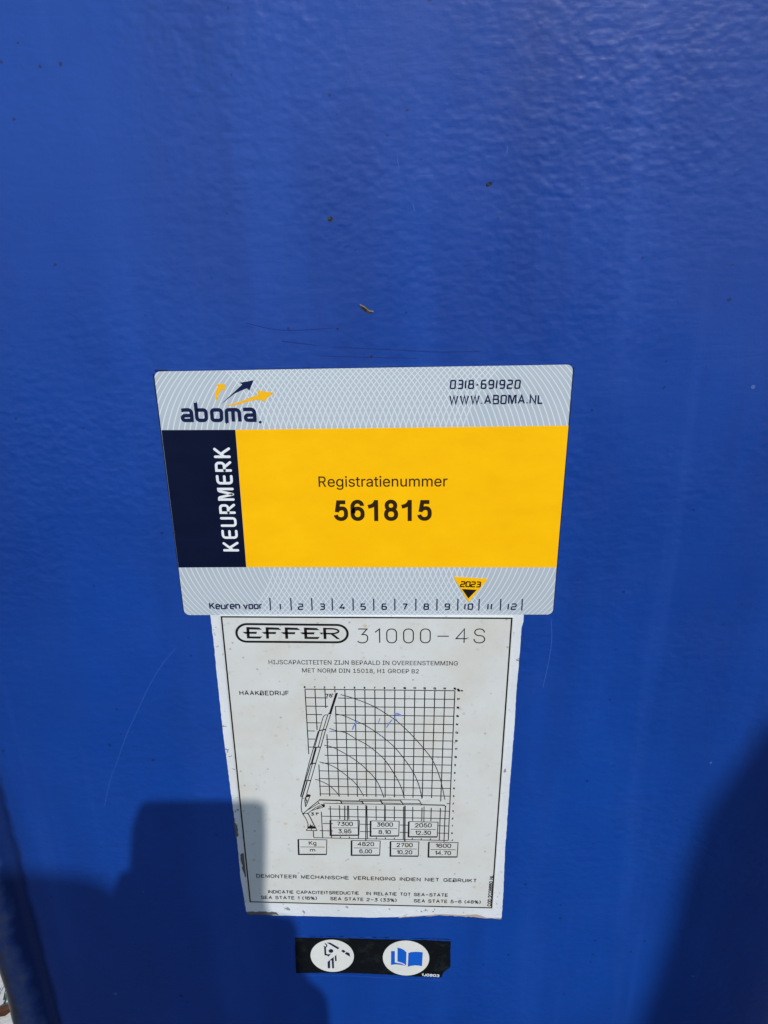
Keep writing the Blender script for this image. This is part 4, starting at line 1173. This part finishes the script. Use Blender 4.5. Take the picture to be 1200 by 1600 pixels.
# the panel paint was brushed around the strip and left a faint lip
b = MB()
M_LIP = mat('brushed_paint_edge', (.012, .065, .36), .5, .4)
lip = [at(455, 1464), at(456, 1523), at(520, 1524.2), at(560, 1525), at(640, 1529.5), at(690, 1532)]
b.line(jag(lip, 1.5, .2, rr)[:-6], .4, .10)
b.line(jag([at(462, 1461.8), at(560, 1463.6), at(640, 1465.5), at(706, 1467.6)], 1.5, .15, rr)[:-3], .35, .10)
b.build('paint_lip', M_LIP, col)

# ------------------------------------------------------------------ added, unseen shade casters behind the camera, shaped by their shadows
def caster(name, label, cat, pix, ydist, depth, m, xfoot):
    """added upright shade caster standing on the ground at ydist metres in front of the face; PIX: its upper outline by the edge of its shade on the steel"""
    kk = ydist / -SUN_L.y
    up = []
    for u, v in pix:
        x, z = at(u, v)
        up.append((x*MM + kk*SUN_L.x, Z0 + z*MM + kk*SUN_L.z))
    outline = up + [(up[-1][0] + xfoot[1], 0.0), (up[0][0] + xfoot[0], 0.0)]
    t = thing(name, label, cat, ((up[0][0]+up[-1][0])/2, -ydist, 0))
    b = MB()
    tri = tessellate_polygon([[Vector((x, z, 0)) for x, z in outline]])
    n_ = len(outline)
    b.v = [(x, -ydist, z) for x, z in outline] + [(x, -ydist - depth, z) for x, z in outline]
    for a, c, d in tri:
        b.f.append((a, c, d)); b.f.append((a+n_, d+n_, c+n_))
    for i in range(n_):
        j = (i+1) % n_
        b.f.append((i, j, j+n_, i+n_))
    o = b.build('caster_plate', m, t)
    bm = bmesh.new(); bm.from_mesh(o.data); bmesh.ops.recalc_face_normals(bm, faces=bm.faces); bm.to_mesh(o.data); bm.free()
    return t, up
caster('block_shade_caster', 'added dark steel shape, unseen behind the camera, casting the blocky shade on the lower left', 'shade caster',
       [(176, 1600), (181, 1385), (186, 1366), (194, 1361), (207, 1358), (211, 1290), (213, 1272), (219, 1257), (230, 1251), (330, 1250), (404, 1251), (414, 1258), (416, 1300), (414, 1400), (420, 1428), (455, 1434), (464, 1448),
        (472, 1510), (482, 1530), (502, 1546), (512, 1562), (516, 1600), (520, 1700)], .37, .008, M_CASTER, (0, 0))
caster('corner_shade_caster', 'added dark steel shape, unseen behind the camera, casting soft shade on the lower left corner', 'corner shade caster',
       [(-400, 1372), (-60, 1366), (40, 1362), (110, 1364), (150, 1372), (176, 1388), (200, 1400)], .95, .04, M_CASTER, (0, 0))
caster('right_shade_caster', 'added dark steel shape, unseen behind the camera, shading the right edge of the column', 'right shade caster',
       [(1031, 1700), (1033, 1594), (1058, 1516), (1086, 1437), (1114, 1350), (1133, 1275), (1158, 1203), (1171, 1169), (1190, 1140), (1215, 1118), (1260, 1105), (1330, 1105), (1380, 1600)], 1.25, .04, M_CASTER, (-.1, .1))

# ------------------------------------------------------------------ litter on the ground beside the column
def ground_at(u, v):
    d = RM @ Vector(((u - 600) / FPX, 1.0, -(v - 800) / FPX))
    t = (.012 - CAM.z) / d.z
    return CAM + d * t
def leaf(u, v, size, rot, label):
    c = ground_at(u, v)
    b = MB()
    r = random.Random(int(u*7+v))
    prof_ = [(-1, 0), (-.6, .28), (-.2, .45), (.2, .42), (.6, .25), (1, 0), (.6, -.25), (.2, -.4), (-.2, -.44), (-.6, -.26)]
    b.v.append((c.x, c.y, c.z + .009))
    for x, y in prof_:
        x, y = x*size*r.uniform(.85, 1.1), y*size*r.uniform(.85, 1.15)
        b.v.append((c.x + x*math.cos(rot) - y*math.sin(rot), c.y + x*math.sin(rot) + y*math.cos(rot), c.z + .004 + abs(y)*.35 + r.uniform(0, .004)))
    for i in range(10):
        b.f.append((0, 1+i, 1+(i+1) % 10))
    t = thing('dry_leaf', label, 'leaf', (c.x, c.y, c.z))
    b.build('leaf_blade', M_LEAF, t)
    return t
leaf(5, 1586, .024, .5, 'crumpled brown dry leaf on pale ground in the lower left corner')
gb = ground_at(1, 1566)
b = MB()
for dx, dy, hgt in ((-.008, .0, .03), (.004, .004, .04), (.008, -.003, .025)):
    x, y = gb.x + dx, gb.y + dy
    q = len(b.v)
    b.v += [(x-.002, y, .012), (x+.002, y, .012), (x+.006, y+.006, .012+hgt*.7), (x+.012, y+.01, .012+hgt)]
    b.f += [(q, q+1, q+2), (q, q+2, q+3)]
t = thing('grass_tuft', 'tiny dark green grass tuft beside the brown leaf at the column foot', 'grass tuft', (gb.x, gb.y, .012))
b.build('grass_blades', M_GRASS, t)
